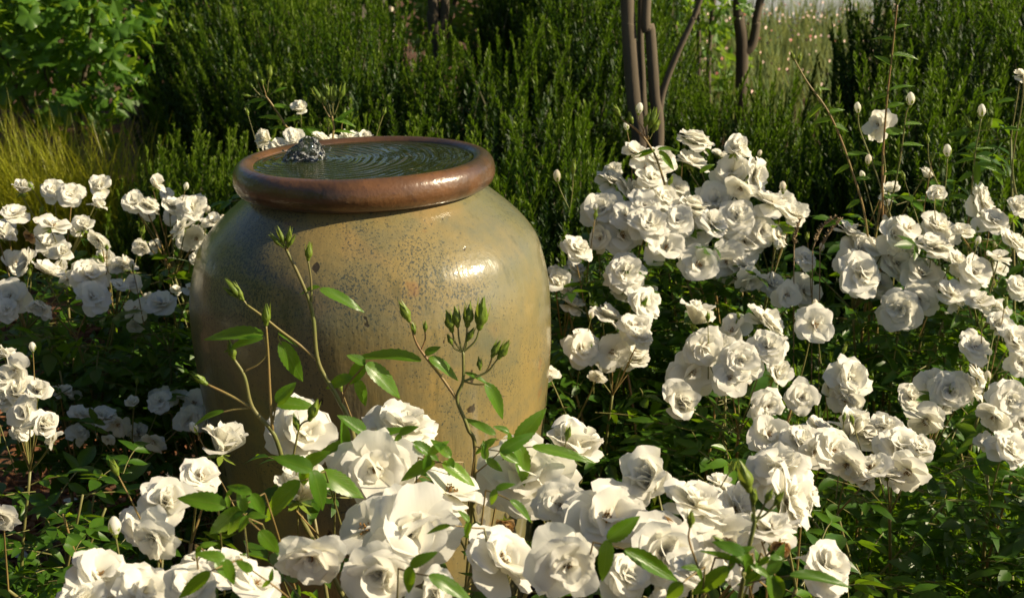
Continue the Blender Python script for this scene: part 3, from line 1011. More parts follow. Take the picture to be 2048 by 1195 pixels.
E1_fl = [(1270, 302, 62, 's', 'open'), (1318, 318, 70, 'm', 'full'), (1225, 358, 64, 's', 'full'), (1268, 385, 82, 'r', 'open'), (1205, 418, 88, 'f', 'full'), (1305, 355, 66, 'm', 'open'), (1330, 400, 80, 's', 'full'), (1300, 445, 86, 'm', 'full'),
         (1245, 470, 85, 'f', 'single'), (1155, 497, 66, 's', 'full'), (1335, 495, 88, 'f', 'single'), (1255, 430, 70, 'm', 'open'), (1355, 440, 70, 'f', 'open'), (1250, 545, 84, 'm', 'full'), (1200, 475, 60, 'l', 'open'), (1290, 410, 70, 'm', 'open')]
E2_fl = [(1390, 280, 76, 's', 'full'), (1385, 322, 78, 's', 'open'), (1470, 302, 54, 'm', 'cup'), (1462, 342, 82, 'm', 'full'), (1512, 352, 78, 'r', 'full'), (1480, 378, 68, 'd', 'single'), (1385, 410, 80, 'u', 'full'), (1430, 400, 84, 'm', 'full'),
         (1475, 432, 80, 'm', 'full'), (1540, 400, 84, 'u', 'open'), (1586, 424, 68, 's', 'open'), (1385, 468, 84, 'f', 'open'), (1492, 482, 84, 'm', 'open'), (1398, 528, 84, 'f', 'single'), (1452, 522, 84, 'f', 'open'), (1525, 462, 66, 'f', 'open'),
         (1500, 562, 56, 'd', 'open'), (1545, 568, 66, 'm', 'full'), (1610, 580, 76, 'm', 'open'), (1560, 470, 56, 'r', 'single'), (1425, 445, 74, 'u', 'full'), (1355, 375, 60, 'm', 'open'), (1330, 395, 64, 'm', 'full'), (1575, 590, 60, 'f', 'single')]
F_fl = [(1612, 515, 46, 'm', 'full'), (1700, 460, 60, 's', 'open'), (1718, 500, 85, 'm', 'full'), (1725, 548, 90, 'f', 'full'), (1690, 525, 60, 'l', 'single'), (1790, 468, 70, 'm', 'open'), (1795, 525, 84, 'm', 'open'), (1846, 545, 96, 'm', 'open'),
        (1880, 452, 84, 's', 'full'), (1868, 490, 84, 's', 'full'), (1800, 618, 92, 'f', 'full'), (1905, 585, 72, 'm', 'open'), (1840, 600, 70, 'd', 'open'), (1760, 490, 70, 's', 'single'), (1755, 250, 66, 'l', 'open'), (1850, 352, 32, 's', 'cup'), (1780, 380, 36, 's', 'cup'), (1820, 455, 60, 'm', 'single')]
F2_fl = [(1950, 542, 76, 'm', 'open'), (1965, 402, 72, 'r', 'full'), (1988, 440, 72, 'm', 'open'), (2030, 482, 72, 'u', 'open'), (2035, 420, 52, 'm', 'cup'), (1960, 600, 64, 'u', 'full'), (1992, 628, 50, 'm', 'cup'), (2038, 570, 56, 'm', 'open'),
         (1870, 392, 42, 'm', 'cup'), (1925, 460, 50, 's', 'open'), (2044, 150, 34, 's', 'open'), (1915, 520, 60, 'm', 'full'), (1998, 510, 55, 's', 'single')]
G_fl = [(1700, 755, 92, 'm', 'full'), (1690, 800, 78, 'd', 'single'), (1850, 845, 90, 'd', 'single'), (1900, 780, 86, 'f', 'full'), (1860, 765, 76, 'l', 'single'), (1945, 775, 70, 'r', 'open')]
G2_fl = [(1950, 692, 72, 'm', 'open'), (2030, 680, 74, 'm', 'full'), (2042, 725, 62, 'f', 'open'), (2022, 800, 86, 'f', 'full'), (1985, 835, 74, 'd', 'single'), (1960, 745, 56, 's', 'single'), (2020, 895, 88, 'm', 'full'), (1995, 655, 60, 'm', 'cup'), (2046, 840, 60, 'f', 'open')]
H1_fl = [(45, 382, 46, 's', 'cup'), (105, 378, 50, 'm', 'full'), (142, 388, 54, 'm', 'open'), (200, 376, 46, 'm', 'cup'), (196, 412, 34, 's', 'cup'), (30, 426, 56, 's', 'open'), (105, 446, 78, 's', 'single'), (165, 456, 44, 'm', 'cup'), (5, 470, 50, 's', 'cup'),
         (195, 482, 50, 'd', 'open'), (50, 525, 64, 'l', 'open'), (95, 540, 70, 's', 'open'), (125, 508, 40, 'm', 'cup'), (18, 592, 76, 'f', 'open'), (80, 605, 46, 'd', 'cup'), (180, 548, 80, 'm', 'full'), (186, 592, 70, 'm', 'open'), (245, 535, 46, 'm', 'cup'), (60, 470, 26, 'd', 'brown'), (240, 568, 44, 's', 'single')]
H2_fl = [(310, 370, 38, 's', 'cup'), (268, 402, 50, 'm', 'full'), (298, 410, 54, 's', 'full'), (385, 412, 64, 'm', 'full'), (425, 440, 48, 's', 'open'), (360, 455, 54, 'l', 'open'), (392, 478, 60, 'd', 'single'), (270, 615, 56, 'l', 'single'), (322, 605, 64, 'm', 'open'), (378, 575, 38, 's', 'single'),
         (285, 490, 40, 'd', 'cup'), (345, 410, 50, 's', 'open'), (410, 500, 50, 'd', 'single')]
I_fl = [(12, 705, 56, 's', 'open'), (30, 742, 62, 'd', 'single'), (8, 755, 66, 'm', 'full'), (38, 790, 66, 'm', 'cup'), (75, 782, 50, 'm', 'cup'), (52, 826, 78, 'm', 'rosette'), (84, 852, 60, 'r', 'cup'), (0, 1035, 74, 'd', 'single'), (6, 800, 50, 'm', 'open')]
J_fl = [(125, 788, 40, 's', 'cup'), (165, 826, 60, 's', 'open'), (208, 832, 60, 's', 'full'), (236, 850, 54, 'd', 'single'), (265, 808, 34, 's', 'cup'), (320, 800, 56, 'm', 'open'), (358, 790, 50, 's', 'single'), (388, 805, 60, 'f', 'single'), (378, 838, 60, 'f', 'full'), (305, 885, 56, 'd', 'single'), (405, 840, 50, 'f', 'open'), (215, 880, 32, 'd', 'single')]
K_fl = [(600, 220, 36, 's', 'cup'), (535, 278, 44, 'l', 'cup'), (590, 276, 46, 'm', 'full'), (645, 276, 46, 's', 'open'), (702, 276, 48, 's', 'full'), (560, 290, 44, 's', 'open'), (728, 282, 40, 's', 'cup'), (672, 284, 44, 's', 'open'), (620, 290, 50, 's', 'full')]

fr_l, BL = rose_bush('rose bush with a half open rose and a spiral rose at the jar foot', A_left, YFRONT, (-0.52, 1.62), 70, 0, 3, 1, 0.14, 0.3, fill=0.15, big=1.03)
fr_m, BM = rose_bush('rose bush in front of the jar, its bare bud sprays rising against the glaze', A_mid, YFRONT, (-0.09, 1.70), 80, 0, 2, 0, 0.14, 0.3, fill=0.05, big=1.0)
fr_r, BR = rose_bush('densely flowered rose bush with a dark upright bud spray, beside the jar foot', A_right, YFRONT, (0.24, 1.62), 80, 0, 2, 0, 0.14, 0.3, fill=0.08, big=1.0)
rose_bush('low rose bush whose flowers form one long flat white row over mulch', B_fl, lin((840, 2.30), (960, 2.05)), (0.60, 2.36), 110, 60, 3, 2, 0.22)
rose_bush('rose bush holding a round flower facing straight out with orange stamens', C_fl, lin((620, 2.65), (830, 2.38)), (0.40, 2.72), 170, 30, 5, 4, 0.28)
rose_bush('small rose bush tucked against the lit side of the jar', D_fl, lin((540, 2.95), (760, 2.62)), (0.20, 2.86), 200, 80, 4, 5, 0.24)
e1, BE1 = rose_bush('heavy white rose bush beneath the grey tree trunks, dry bud spray on top', E1_fl, lin((260, 3.10), (600, 2.85)), (0.30, 3.15), 160, 90, 6, 3, 0.22, 0.3)
rose_bush('heavy white rose bush between the tree trunks and the tall bare rose canes', E2_fl, lin((260, 3.15), (600, 2.85)), (0.52, 3.12), 170, 90, 6, 3, 0.22, 0.3)
ft, BF = rose_bush('rose bush with tall wiry canes rising against the rosemary', F_fl, lin((240, 3.0), (620, 2.75)), (0.80, 2.95), 240, 140, 8, 5, 0.26)
ft2, BF2 = rose_bush('rose bush beside the tall wiry canes with a single bud held high', F2_fl, lin((150, 3.05), (640, 2.70)), (1.06, 2.95), 240, 140, 6, 5, 0.26)
rose_bush('sparse rose bush with drooping white flowers over grass and mulch', G_fl, lin((700, 2.55), (860, 2.35)), (0.72, 2.62), 60, 0, 4, 1, 0.22)
rose_bush('shaded rose bush with small flowers over dark leaves and mulch', G2_fl, lin((640, 2.55), (900, 2.20)), (0.92, 2.46), 160, 50, 4, 4, 0.26)
rose_bush('rose bush in bloom next to the yellow grass clump', H1_fl, lin((360, 3.05), (620, 2.75)), (-0.97, 2.98), 250, 90, 9, 4, 0.26, 0.28, fill=0.6)
rose_bush('rose bush with many upright buds touching the shaded side of the jar', H2_fl, lin((360, 3.10), (620, 2.85)), (-0.68, 3.05), 230, 80, 9, 4, 0.22, 0.28, fill=0.6)
rose_bush('rose bush with one tight bunch of roses over dark leaves', I_fl, lin((690, 2.35), (880, 2.15), (1035, 1.9)), (-0.82, 2.30), 170, 0, 3, 5, 0.28, 0.15, fill=0.4)
rose_bush('low rose bush blooming near the mulch in the shadow of the jar', J_fl, lin((780, 2.75), (890, 2.6)), (-0.66, 2.72), 170, 20, 3, 6, 0.3, 0.05, fill=0.3)
bk, BK = rose_bush('rose bush behind the jar with two leafy bud sprays above the water', K_fl, lin((200, 3.15), (300, 3.10)), (-0.44, 3.22), 130, 60, 4, 2, 0.18, 0.4)

rose_bush('rose bush at the end of the bed that shades the mulch beside it', [(2120, 880, 90), (2180, 930, 90), (2150, 990, 95), (2240, 960, 90), (2200, 1040, 95), (2270, 1060, 95), (2290, 900, 85), (2110, 800, 80), (2190, 840, 85)], lin((780, 2.35), (1080, 1.95)), (1.12, 2.18), 220, 420, 4, 8, 0.30)


# ------------------------------------------------------------------ hand-placed sprays (photo pixel polylines at a ground distance)
def cane_px(bush, B, pts, Y, r0, r1, red=False, to_base=False, name='cane'):
    P = [at(u, v, Y + dy)[0] for (u, v, dy) in [(q[0], q[1], q[2] if len(q) > 2 else 0.0) for q in pts]]
    if to_base:
        P = [B + Vector((RND.uniform(-.03, .03), RND.uniform(-.03, .03), 0.0))] + [B.lerp(P[0], 0.5) + Vector((0, 0, 0.12))] + P
    cur = bez(P, 6)
    n = len(cur)
    mb = MB()
    tube(mb, [p - B for p in cur], [r0 + (r1 - r0) * i / n for i in range(n)], 7)
    return put(name, mb.mesh(name, [M_RSTEM if red else M_STEM]), bush)


def leaf_px(bush, B, b, t, wpx, Y, face=0.5, me=None, dy=0.0):
    """single leaf from base pixel to tip pixel; face: 0 edge-on to camera .. 1 facing it"""
    P0, mpp = at(*b, Y); P1, _ = at(*t, Y + dy)
    x = P1 - P0
    L = x.length
    nz = Vector((RND.uniform(-.2, .5), -face, 1 - 0.6 * face)) + Vector((RND.gauss(0, .12), 0, RND.gauss(0, .12)))
    me = me or RND.choice(BIG)
    wy = wpx * mpp / 0.53
    return put('leaf', me, bush, TRS(P0 - B, frame_x(x, nz), (L, wy, L * 0.8)))


def bud_px(bush, B, b, t, Y, kind='green', k=1.05, wk=0.95, stalked=0.0):
    P0, _ = at(*b, Y); P1, _ = at(*t, Y)
    if stalked:
        q = P0.lerp(P1, stalked); stalk(bush, B, P0, q, 0.0011, RND.random() < .5); P0 = q
    return place_bud(bush, B, P0, P1 - P0, (P1 - P0).length * k, kind, wk)


def petiole(bush, B, a):
    P0, _ = at(*a[0], YFRONT(a[0][1]) - 0.10)
    P1, _ = at(*a[1], YFRONT(a[0][1]) - 0.10)
    back = (P0 - P1).normalized()
    q = P0 + back * 0.035 + Vector((0, 0.02, -0.02))
    stalk(bush, B, q, P0, 0.0010, True, 'petiole')
    e = q + Vector((back.x * 0.02, 0.09, -0.16))
    stalk(bush, B, e, q, 0.0013, RND.random() < .4, 'petiole')
    for sgn in (-1, 1):     # a pair of smaller leaflets behind the end one
        side = Vector((-back.z * sgn, RND.uniform(-.4, .2), back.x * sgn)) - back * 0.45
        L = (P1 - P0).length * RND.uniform(.5, .7)
        put('leaf', RND.choice(BIG), bush, TRS(P0 + back * 0.02 - B, frame_x(side, Vector((RND.uniform(0, .4), -a[3], .6))), (L, L * .95, L * .8)))


Y1 = 1.72
# middle spray
cane_px(fr_m, BM, [(712, 890), (677, 798), (637, 725), (627, 640), (617, 597), (595, 545), (573, 500)], Y1, 0.0036, 0.0019, to_base=True)
for b, t in (((573, 500), (556, 455)), ((573, 500), (580, 455)), ((573, 500), (540, 470)), ((573, 500), (590, 470))):
    bud_px(fr_m, BM, b, t, Y1, wk=0.62, stalked=0.15)
cane_px(fr_m, BM, [(623, 603), (622, 560), (616, 520)], Y1, 0.0014, 0.0011)
bud_px(fr_m, BM, (616, 522), (619, 486), Y1)
cane_px(fr_m, BM, [(633, 719), (600, 690), (561, 661), (525, 632), (493, 609)], Y1, 0.0021, 0.0014, True)
for b, t in (((493, 610), (452, 560)), ((493, 610), (468, 566)), ((480, 600), (446, 575))):
    bud_px(fr_m, BM, b, t, Y1, wk=0.6, stalked=0.2)
leaf_px(fr_m, BM, (640, 578), (734, 615), 34, Y1, 0.6)
leaf_px(fr_m, BM, (640, 574), (597, 583), 16, Y1, 0.4)
cane_px(fr_m, BM, [(561, 661), (556, 674), (563, 688)], Y1, 0.0012, 0.001, True, name='petiole')
leaf_px(fr_m, BM, (561, 683), (609, 768), 46, Y1, 0.75)
leaf_px(fr_m, BM, (556, 664), (600, 688), 20, Y1, 0.4)
cane_px(fr_m, BM, [(683, 810), (695, 770), (732, 727)], Y1, 0.0015, 0.0011, True, name='petiole')
leaf_px(fr_m, BM, (732, 727), (808, 792), 52, Y1 - .01, 0.75)
leaf_px(fr_m, BM, (732, 727), (690, 768), 40, Y1, 0.6)
leaf_px(fr_m, BM, (704, 753), (648, 774), 30, Y1, 0.6)
leaf_px(fr_m, BM, (712, 758), (738, 814), 32, Y1, 0.7)
leaf_px(fr_m, BM, (730, 728), (694, 708), 26, Y1, 0.5)
# left spray
cane_px(fr_m, BM, [(590, 1010), (573, 950), (549, 870), (505, 814), (489, 753), (468, 718)], Y1 - .03, 0.0040, 0.0020, to_base=True)
bud_px(fr_m, BM, (468, 720), (460, 682), Y1 - .03)
cane_px(fr_m, BM, [(503, 814), (460, 790), (414, 768)], Y1 - .03, 0.0020, 0.0014, True)
bud_px(fr_m, BM, (416, 769), (384, 748), Y1 - .03)
cane_px(fr_m, BM, [(501, 815), (470, 818), (446, 823)], Y1 - .03, 0.0013, 0.001, True, name='petiole')
leaf_px(fr_m, BM, (448, 822), (378, 840), 18, Y1 - .03, 0.4)
cane_px(fr_m, BM, [(545, 862), (540, 790), (536, 705), (532, 650)], Y1 - .03, 0.0022, 0.0013, True)
bud_px(fr_m, BM, (532, 652), (533, 610), Y1 - .03)
cane_px(fr_m, BM, [(489, 742), (515, 728), (534, 706), (528, 672)], Y1 - .03, 0.0014, 0.0011, True)
leaf_px(fr_m, BM, (527, 668), (404, 660), 44, Y1 - .03, 0.55)
leaf_px(fr_m, BM, (526, 676), (440, 690), 26, Y1 - .04, 0.5)
cane_px(fr_m, BM, [(545, 850), (550, 820), (556, 806)], Y1 - .03, 0.0013, 0.001, True, name='petiole')
leaf_px(fr_m, BM, (554, 808), (632, 806), 44, Y1 - .03, 0.45)
leaf_px(fr_m, BM, (554, 806), (590, 764), 34, Y1 - .03, 0.6)
cane_px(fr_m, BM, [(580, 950), (590, 895), (601, 850), (622, 838)], Y1 - .06, 0.0015, 0.0011)
bud_px(fr_m, BM, (618, 842), (634, 800), Y1 - .06)
bud_px(fr_m, BM, (596, 860), (588, 828), Y1 - .06)
# right spray
cane_px(fr_m, BM, [(950, 930), (935, 854), (914, 798), (926, 760), (926, 702)], Y1, 0.0034, 0.0018, to_base=True)
for b, t in (((905, 665), (893, 622)), ((916, 655), (909, 614)), ((934, 655), (939, 606)), ((958, 660), (968, 598)), ((934, 682), (948, 656)), ((905, 690), (895, 668))):
    cane_px(fr_m, BM, [(926, 704), ((926 + b[0]) / 2 + (b[0] - 926) * .25, (704 + b[1]) / 2), b], Y1, 0.0014, 0.0011)
    bud_px(fr_m, BM, b, t, Y1)
cane_px(fr_m, BM, [(927, 762), (955, 752), (978, 740), (996, 716)], Y1, 0.0017, 0.0012)
bud_px(fr_m, BM, (996, 718), (1017, 682), Y1)
cane_px(fr_m, BM, [(972, 744), (980, 728), (984, 712)], Y1, 0.0011, 0.001, True)
bud_px(fr_m, BM, (983, 715), (1000, 682), Y1)
bud_px(fr_m, BM, (960, 740), (958, 714), Y1)
cane_px(fr_m, BM, [(915, 800), (880, 750), (845, 705), (830, 678), (820, 640)], Y1, 0.0021, 0.0013, True)
bud_px(fr_m, BM, (820, 644), (800, 604), Y1)
cane_px(fr_m, BM, [(842, 700), (850, 680), (850, 662)], Y1, 0.0011, 0.0009, True)
bud_px(fr_m, BM, (850, 664), (851, 642), Y1)
bud_px(fr_m, BM, (830, 668), (824, 644), Y1)
leaf_px(fr_m, BM, (842, 722), (703, 699), 34, Y1, 0.55)
leaf_px(fr_m, BM, (858, 715), (925, 752), 32, Y1, 0.5)
leaf_px(fr_m, BM, (850, 708), (878, 690), 24, Y1, 0.6)
cane_px(fr_m, BM, [(927, 762), (950, 768), (972, 768)], Y1, 0.0012, 0.001, True, name='petiole')
leaf_px(fr_m, BM, (970, 766), (1019, 838), 40, Y1, 0.65)
leaf_px(fr_m, BM, (930, 745), (985, 765), 18, Y1, 0.4)
leaf_px(fr_m, BM, (991, 868), (930, 832), 24, Y1, 0.6)
for a in [((1000, 902), (1066, 868), 36, .7), ((1000, 902), (1040, 925), 26, .6), ((990, 880), (945, 905), 24, .5), ((1065, 893), (1198, 916), 32, .55), ((600, 962), (510, 1042), 50, .75),
          ((640, 945), (732, 992), 56, .8), ((702, 880), (604, 920), 28, .45), ((720, 882), (822, 846), 26, .45), ((870, 925), (794, 952), 42, .7), ((885, 925), (956, 966), 42, .7),
          ((826, 884), (886, 922), 28, .6), ((858, 1150), (952, 1198), 42, .7), ((900, 1050), (850, 1060), 18, .5), ((1020, 1000), (1070, 1040), 24, .6)]:
    leaf_px(fr_m, BM, *a[:3], YFRONT(a[0][1]) - 0.10, a[3]); petiole(fr_m, BM, a)
for a in [((452, 1012), (354, 986), 54, .8), ((480, 1012), (418, 1082), 54, .85), ((490, 1000), (530, 1010), 34, .6), ((420, 1142), (350, 1200), 36, .7), ((430, 1120), (470, 1160), 34, .7), ((520, 1060), (560, 1110), 40, .7), ((505, 1140), (470, 1120), 26, .6)]:
    leaf_px(fr_l, BL, *a[:3], YFRONT(a[0][1]) - 0.10, a[3]); petiole(fr_l, BL, a)
for a in [((1250, 1098), (1366, 1162), 42, .7), ((1458, 1132), (1380, 1195), 46, .8), ((1580, 1150), (1712, 1156), 34, .55), ((1500, 1128), (1560, 1160), 22, .5), ((1478, 1126), (1406, 1094), 18, .4),
          ((1490, 1128), (1470, 1084), 30, .7), ((1550, 1150), (1565, 1200), 34, .7), ((1365, 1165), (1330, 1200), 36, .7)]:
    leaf_px(fr_r, BR, *a[:3], YFRONT(a[0][1]) - 0.10, a[3]); petiole(fr_r, BR, a)
Y4 = 1.24
cane_px(fr_r, BR, [(1478, 1205), (1490, 1130), (1506, 1060), (1510, 1036)], Y4, 0.0028, 0.0020, to_base=True)
for b, t, k in (((1530, 1005), (1545, 978), 'green'), ((1548, 1010), (1566, 982), 'green'), ((1500, 985), (1480, 925), 'green'), ((1508, 1010), (1506, 975), 'green')):
    cane_px(fr_r, BR, [(1510, 1040), ((1510 + b[0]) / 2, (1040 + b[1]) / 2 + 4), b], Y4, 0.0012, 0.001)
    bud_px(fr_r, BR, b, t, Y4, k)
bud_px(fr_r, BR, (1452, 1092), (1428, 1072), Y4)
cane_px(fr_r, BR, [(1480, 1130), (1465, 1105), (1450, 1090)], Y4, 0.0012, 0.001)
cane_px(fr_r, BR, [(1420, 1200), (1395, 1130), (1378, 1080), (1380, 1050)], Y4, 0.0012, 0.0009, True)
bud_px(fr_r, BR, (1380, 1055), (1383, 1020), Y4)
# sprays behind the jar
Y5 = 3.1
cane_px(bk, BK, [(590, 300), (570, 250), (548, 215), (530, 190)], Y5, 0.0035, 0.002, True, to_base=True)
for b, t in (((525, 185), (508, 145)), ((532, 190), (520, 150)), ((520, 190), (497, 165)), ((535, 185), (541, 132)), ((518, 195), (485, 190)), ((540, 190), (565, 165))):
    bud_px(bk, BK, b, t, Y5, stalked=0.5)
cane_px(bk, BK, [(665, 300), (668, 260), (664, 232)], Y5, 0.003, 0.002, True, to_base=True)
for b, t in (((664, 235), (640, 180)), ((662, 230), (652, 170)), ((666, 230), (662, 175)), ((668, 230), (690, 168)), ((660, 235), (628, 175)), ((664, 232), (672, 172))):
    bud_px(bk, BK, b, t, Y5, stalked=0.5)
for a in [((528, 200), (485, 205), 14, .5), ((533, 205), (510, 216), 14, .6), ((545, 212), (585, 212), 14, .5), ((560, 240), (515, 232), 14, .5), ((565, 245), (610, 228), 14, .5), ((580, 262), (640, 268), 18, .6), ((575, 258), (540, 250), 14, .5),
          ((672, 245), (705, 215), 14, .5), ((668, 240), (712, 248), 14, .5), ((640, 270), (610, 250), 20, .7), ((668, 262), (712, 262), 12, .5), ((545, 185), (572, 172), 12, .7), ((600, 262), (560, 275), 14, .5), ((482, 335), (455, 345), 14, .5)]:
    leaf_px(bk, BK, *a[:3], Y5, a[3])
# dry spray over the heavy bush
Y6 = 2.95
cane_px(e1, BE1, [(1330, 370), (1312, 315), (1290, 278), (1272, 258), (1245, 240)], Y6, 0.0026, 0.0016, True)
for b, t, k in (((1245, 240), (1228, 212), 'green'), ((1275, 240), (1280, 206), 'white'), ((1285, 265), (1300, 222), 'green'), ((1295, 270), (1312, 218), 'green'), ((1268, 255), (1258, 225), 'green'), ((1300, 275), (1318, 240), 'green')):
    cane_px(e1, BE1, [(1290, 280), ((1290 + b[0]) / 2 + 4, (280 + b[1]) / 2), b], Y6, 0.0012, 0.001, True)
    bud_px(e1, BE1, b, t, Y6, k, stalked=0.25)
for a in [((1315, 300), (1360, 296), 14, .5), ((1318, 302), (1352, 340), 18, .7), ((1310, 300), (1275, 312), 14, .5), ((1400, 345), (1428, 325), 16, .6), ((1310, 300), (1265, 305), 12, .4)]:
    leaf_px(e1, BE1, *a[:3], Y6, a[3])
cane_px(e1, BE1, [(1140, 420), (1125, 390), (1115, 365)], Y6, 0.0012, 0.001)
bud_px(e1, BE1, (1115, 368), (1114, 344), Y6, 'pink', 1.2)
cane_px(e1, BE1, [(1140, 420), (1145, 380), (1146, 345)], Y6, 0.0012, 0.001)
bud_px(e1, BE1, (1146, 348), (1147, 320), Y6)
# tall canes beside the rosemary
Y7 = 2.9
cane_px(ft, BF, [(1765, 470), (1765, 330), (1775, 190), (1785, 100), (1795, 5)], Y7, 0.0030, 0.0016, True, to_base=True)
cane_px(ft, BF, [(1735, 470), (1700, 330), (1660, 230), (1615, 165), (1588, 118)], Y7, 0.0028, 0.0014, True, to_base=True)
cane_px(ft2, BF2, [(1935, 500), (1942, 400), (1950, 310), (1963, 235)], Y7, 0.0026, 0.0014, to_base=True)
cane_px(ft, BF, [(1775, 440), (1800, 320), (1812, 230), (1820, 212)], Y7, 0.002, 0.0012, to_base=False)
cane_px(ft, BF, [(1790, 460), (1750, 340), (1720, 260), (1716, 225)], Y7, 0.002, 0.0012)
cane_px(ft2, BF2, [(1880, 440), (1890, 380), (1895, 315)], Y7, 0.0018, 0.0012)
cane_px(ft2, BF2, [(1890, 400), (1860, 330), (1856, 285)], Y7, 0.0014, 0.001)
cane_px(ft2, BF2, [(2040, 420), (2025, 330), (2045, 200), (2046, 150)], Y7, 0.002, 0.0014)
for b, t, k, bu, bb in (((1963, 238), (1963, 208), 'white', ft2, BF2), ((1820, 216), (1822, 184), 'white', ft, BF), ((1895, 318), (1895, 288), 'white', ft2, BF2), ((1716, 230), (1715, 204), 'white', ft, BF), ((1736, 332), (1737, 308), 'pink', ft, BF),
                     ((1588, 122), (1582, 100), 'green', ft, BF), ((1596, 128), (1602, 105), 'green', ft, BF), ((1856, 288), (1854, 268), 'green', ft2, BF2), ((1942, 255), (1930, 232), 'green', ft2, BF2), ((1975, 260), (1984, 236), 'green', ft2, BF2), ((1795, 10), (1798, -12), 'green', ft, BF), ((1640, 190), (1636, 170), 'green', ft, BF), ((1566, 388), (1566, 362), 'pink', e1, BE1), ((1644, 505), (1643, 485), 'pink', ft, BF)):
    bud_px(bu, bb, b, t, Y7 - .03, k, 1.0)
for a in [((1770, 262), (1815, 262), 22, .7), ((1645, 210), (1612, 235), 16, .6), ((1655, 225), (1690, 215), 14, .5), ((1660, 240), (1625, 245), 16, .5), ((1775, 190), (1735, 200), 12, .5), ((1778, 180), (1830, 165), 12, .4), ((1782, 130), (1750, 110), 16, .6), ((1784, 110), (1840, 112), 14, .5),
          ((1785, 80), (1745, 70), 14, .5), ((1786, 60), (1820, 45), 14, .5), ((1690, 310), (1740, 300), 14, .5), ((1700, 330), (1668, 345), 14, .5), ((1710, 360), (1745, 352), 14, .6), ((1800, 290), (1850, 285), 14, .4), ((1805, 250), (1845, 240), 12, .5), ((1768, 330), (1735, 320), 16, .6), ((1768, 350), (1810, 340), 14, .5), ((1720, 400), (1690, 415), 18, .6),
          ((1665, 250), (1700, 262), 16, .6), ((1630, 180), (1660, 175), 12, .5), ((1772, 215), (1810, 205), 14, .6), ((1765, 390), (1800, 400), 16, .6)]:
    leaf_px(ft, BF, *a[:3], Y7, a[3])
for a in [((1950, 322), (1960, 378), 24, .85), ((1950, 318), (1905, 322), 14, .5), ((1950, 315), (2000, 322), 14, .5), ((1955, 330), (2020, 350), 20, .6), ((1945, 300), (1990, 290), 12, .4), ((1940, 400), (1900, 385), 18, .6), ((2000, 180), (1960, 190), 12, .4), ((2030, 200), (1990, 205), 14, .5), ((2040, 260), (2005, 250), 14, .5), ((1945, 345), (1915, 360), 16, .6), ((1985, 340), (2015, 370), 18, .7)]:
    leaf_px(ft2, BF2, *a[:3], Y7, a[3])


# ------------------------------------------------------------------ rosemary
def sprig_arrays(seed, n=120, top=1.0):
    r = np.random.RandomState(seed)
    bend = r.uniform(-0.1, 0.1, 2)
    t = np.sort(r.uniform(0.10, 1.0, n)) ** 0.9
    az = np.arange(n) * 2.4 + r.uniform(-.5, .5, n)
    ln = (0.105 * (1.08 - 0.62 * t ** 2.2)) * r.uniform(.75, 1.15, n)
    el = np.radians(20 + 45 * t + r.uniform(-14, 14, n))
    P = np.stack([bend[0] * t ** 2, bend[1] * t ** 2, t * 0.98], 1)
    D = np.stack([np.cos(az) * np.cos(el), np.sin(az) * np.cos(el), np.sin(el)], 1)
    S = np.stack([-np.sin(az), np.cos(az), 0 * az], 1) * 0.0090
    mid = P + D * (ln * .55)[:, None] + np.array([0, 0, 0.004])
    tip = P + D * ln[:, None]
    V = np.stack([P - S * .5, P + S * .5, mid + S, tip, mid - S], 1).reshape(-1, 3)
    base = np.arange(n)[:, None] * 5
    Q = np.concatenate([base + np.array([[0, 1, 2, 4]]), base + np.array([[4, 2, 3, 3]])], 0)
    return V, Q, bend


def sprig_mesh(seed, n=125):
    V, Q, bend = sprig_arrays(seed, n)
    mb = MB()
    mb.add(V, [tuple(q) if q[2] != q[3] else (q[0], q[1], q[2]) for q in Q], 0)
    tube(mb, [(bend[0] * t * t, bend[1] * t * t, t) for t in (0, .3, .6, .97)], [.010, .008, .006, .003], 3, 1, False)
    return mb.mesh('sprig', [M_ROSEMARY, M_RSTK], False)


SPRIGS = [sprig_mesh(s) for s in range(8)]


def inner_mesh(seed, n=620):
    """short sprigs filling a unit dome (x, y in -1..1, z 0..1)"""
    r = np.random.RandomState(seed)
    VV, QQ, n0 = [], [], 0
    for k in range(n):
        V, Q, _ = sprig_arrays(1000 + seed * 17 + k % 9, 46)
        a = r.uniform(0, 6.28); q = r.uniform(0.05, 1) ** .5; zz = r.uniform(0.0, 0.72)
        lim = math.sqrt(max(0.05, 1 - zz ** 2.4)) * 0.86
        x, y = q * lim * math.cos(a), q * lim * math.sin(a)
        s = r.uniform(0.26, 0.40)
        R = np.array(frame_z((x * .5 + r.normal(0, .2), y * .5 + r.normal(0, .2), 1), r.uniform(0, 6.28)))
        V = V * np.array([2.0, 2.0, 1.0])
        VV.append((V @ R.T) * s + np.array([x, y, zz - 0.05]))
        QQ.append(np.where(Q == Q, Q, Q) + n0); n0 += len(V)
    Q = np.concatenate(QQ)
    q4 = Q[Q[:, 2] != Q[:, 3]]; q3 = Q[Q[:, 2] == Q[:, 3]][:, :3]
    # store everything as triangles
    T = np.concatenate([q4[:, [0, 1, 2]], q4[:, [0, 2, 3]], q3])
    return fast_mesh('inner_foliage', np.concatenate(VV), T, [M_ROSESHADE])


INNER = [inner_mesh(s) for s in range(2)]


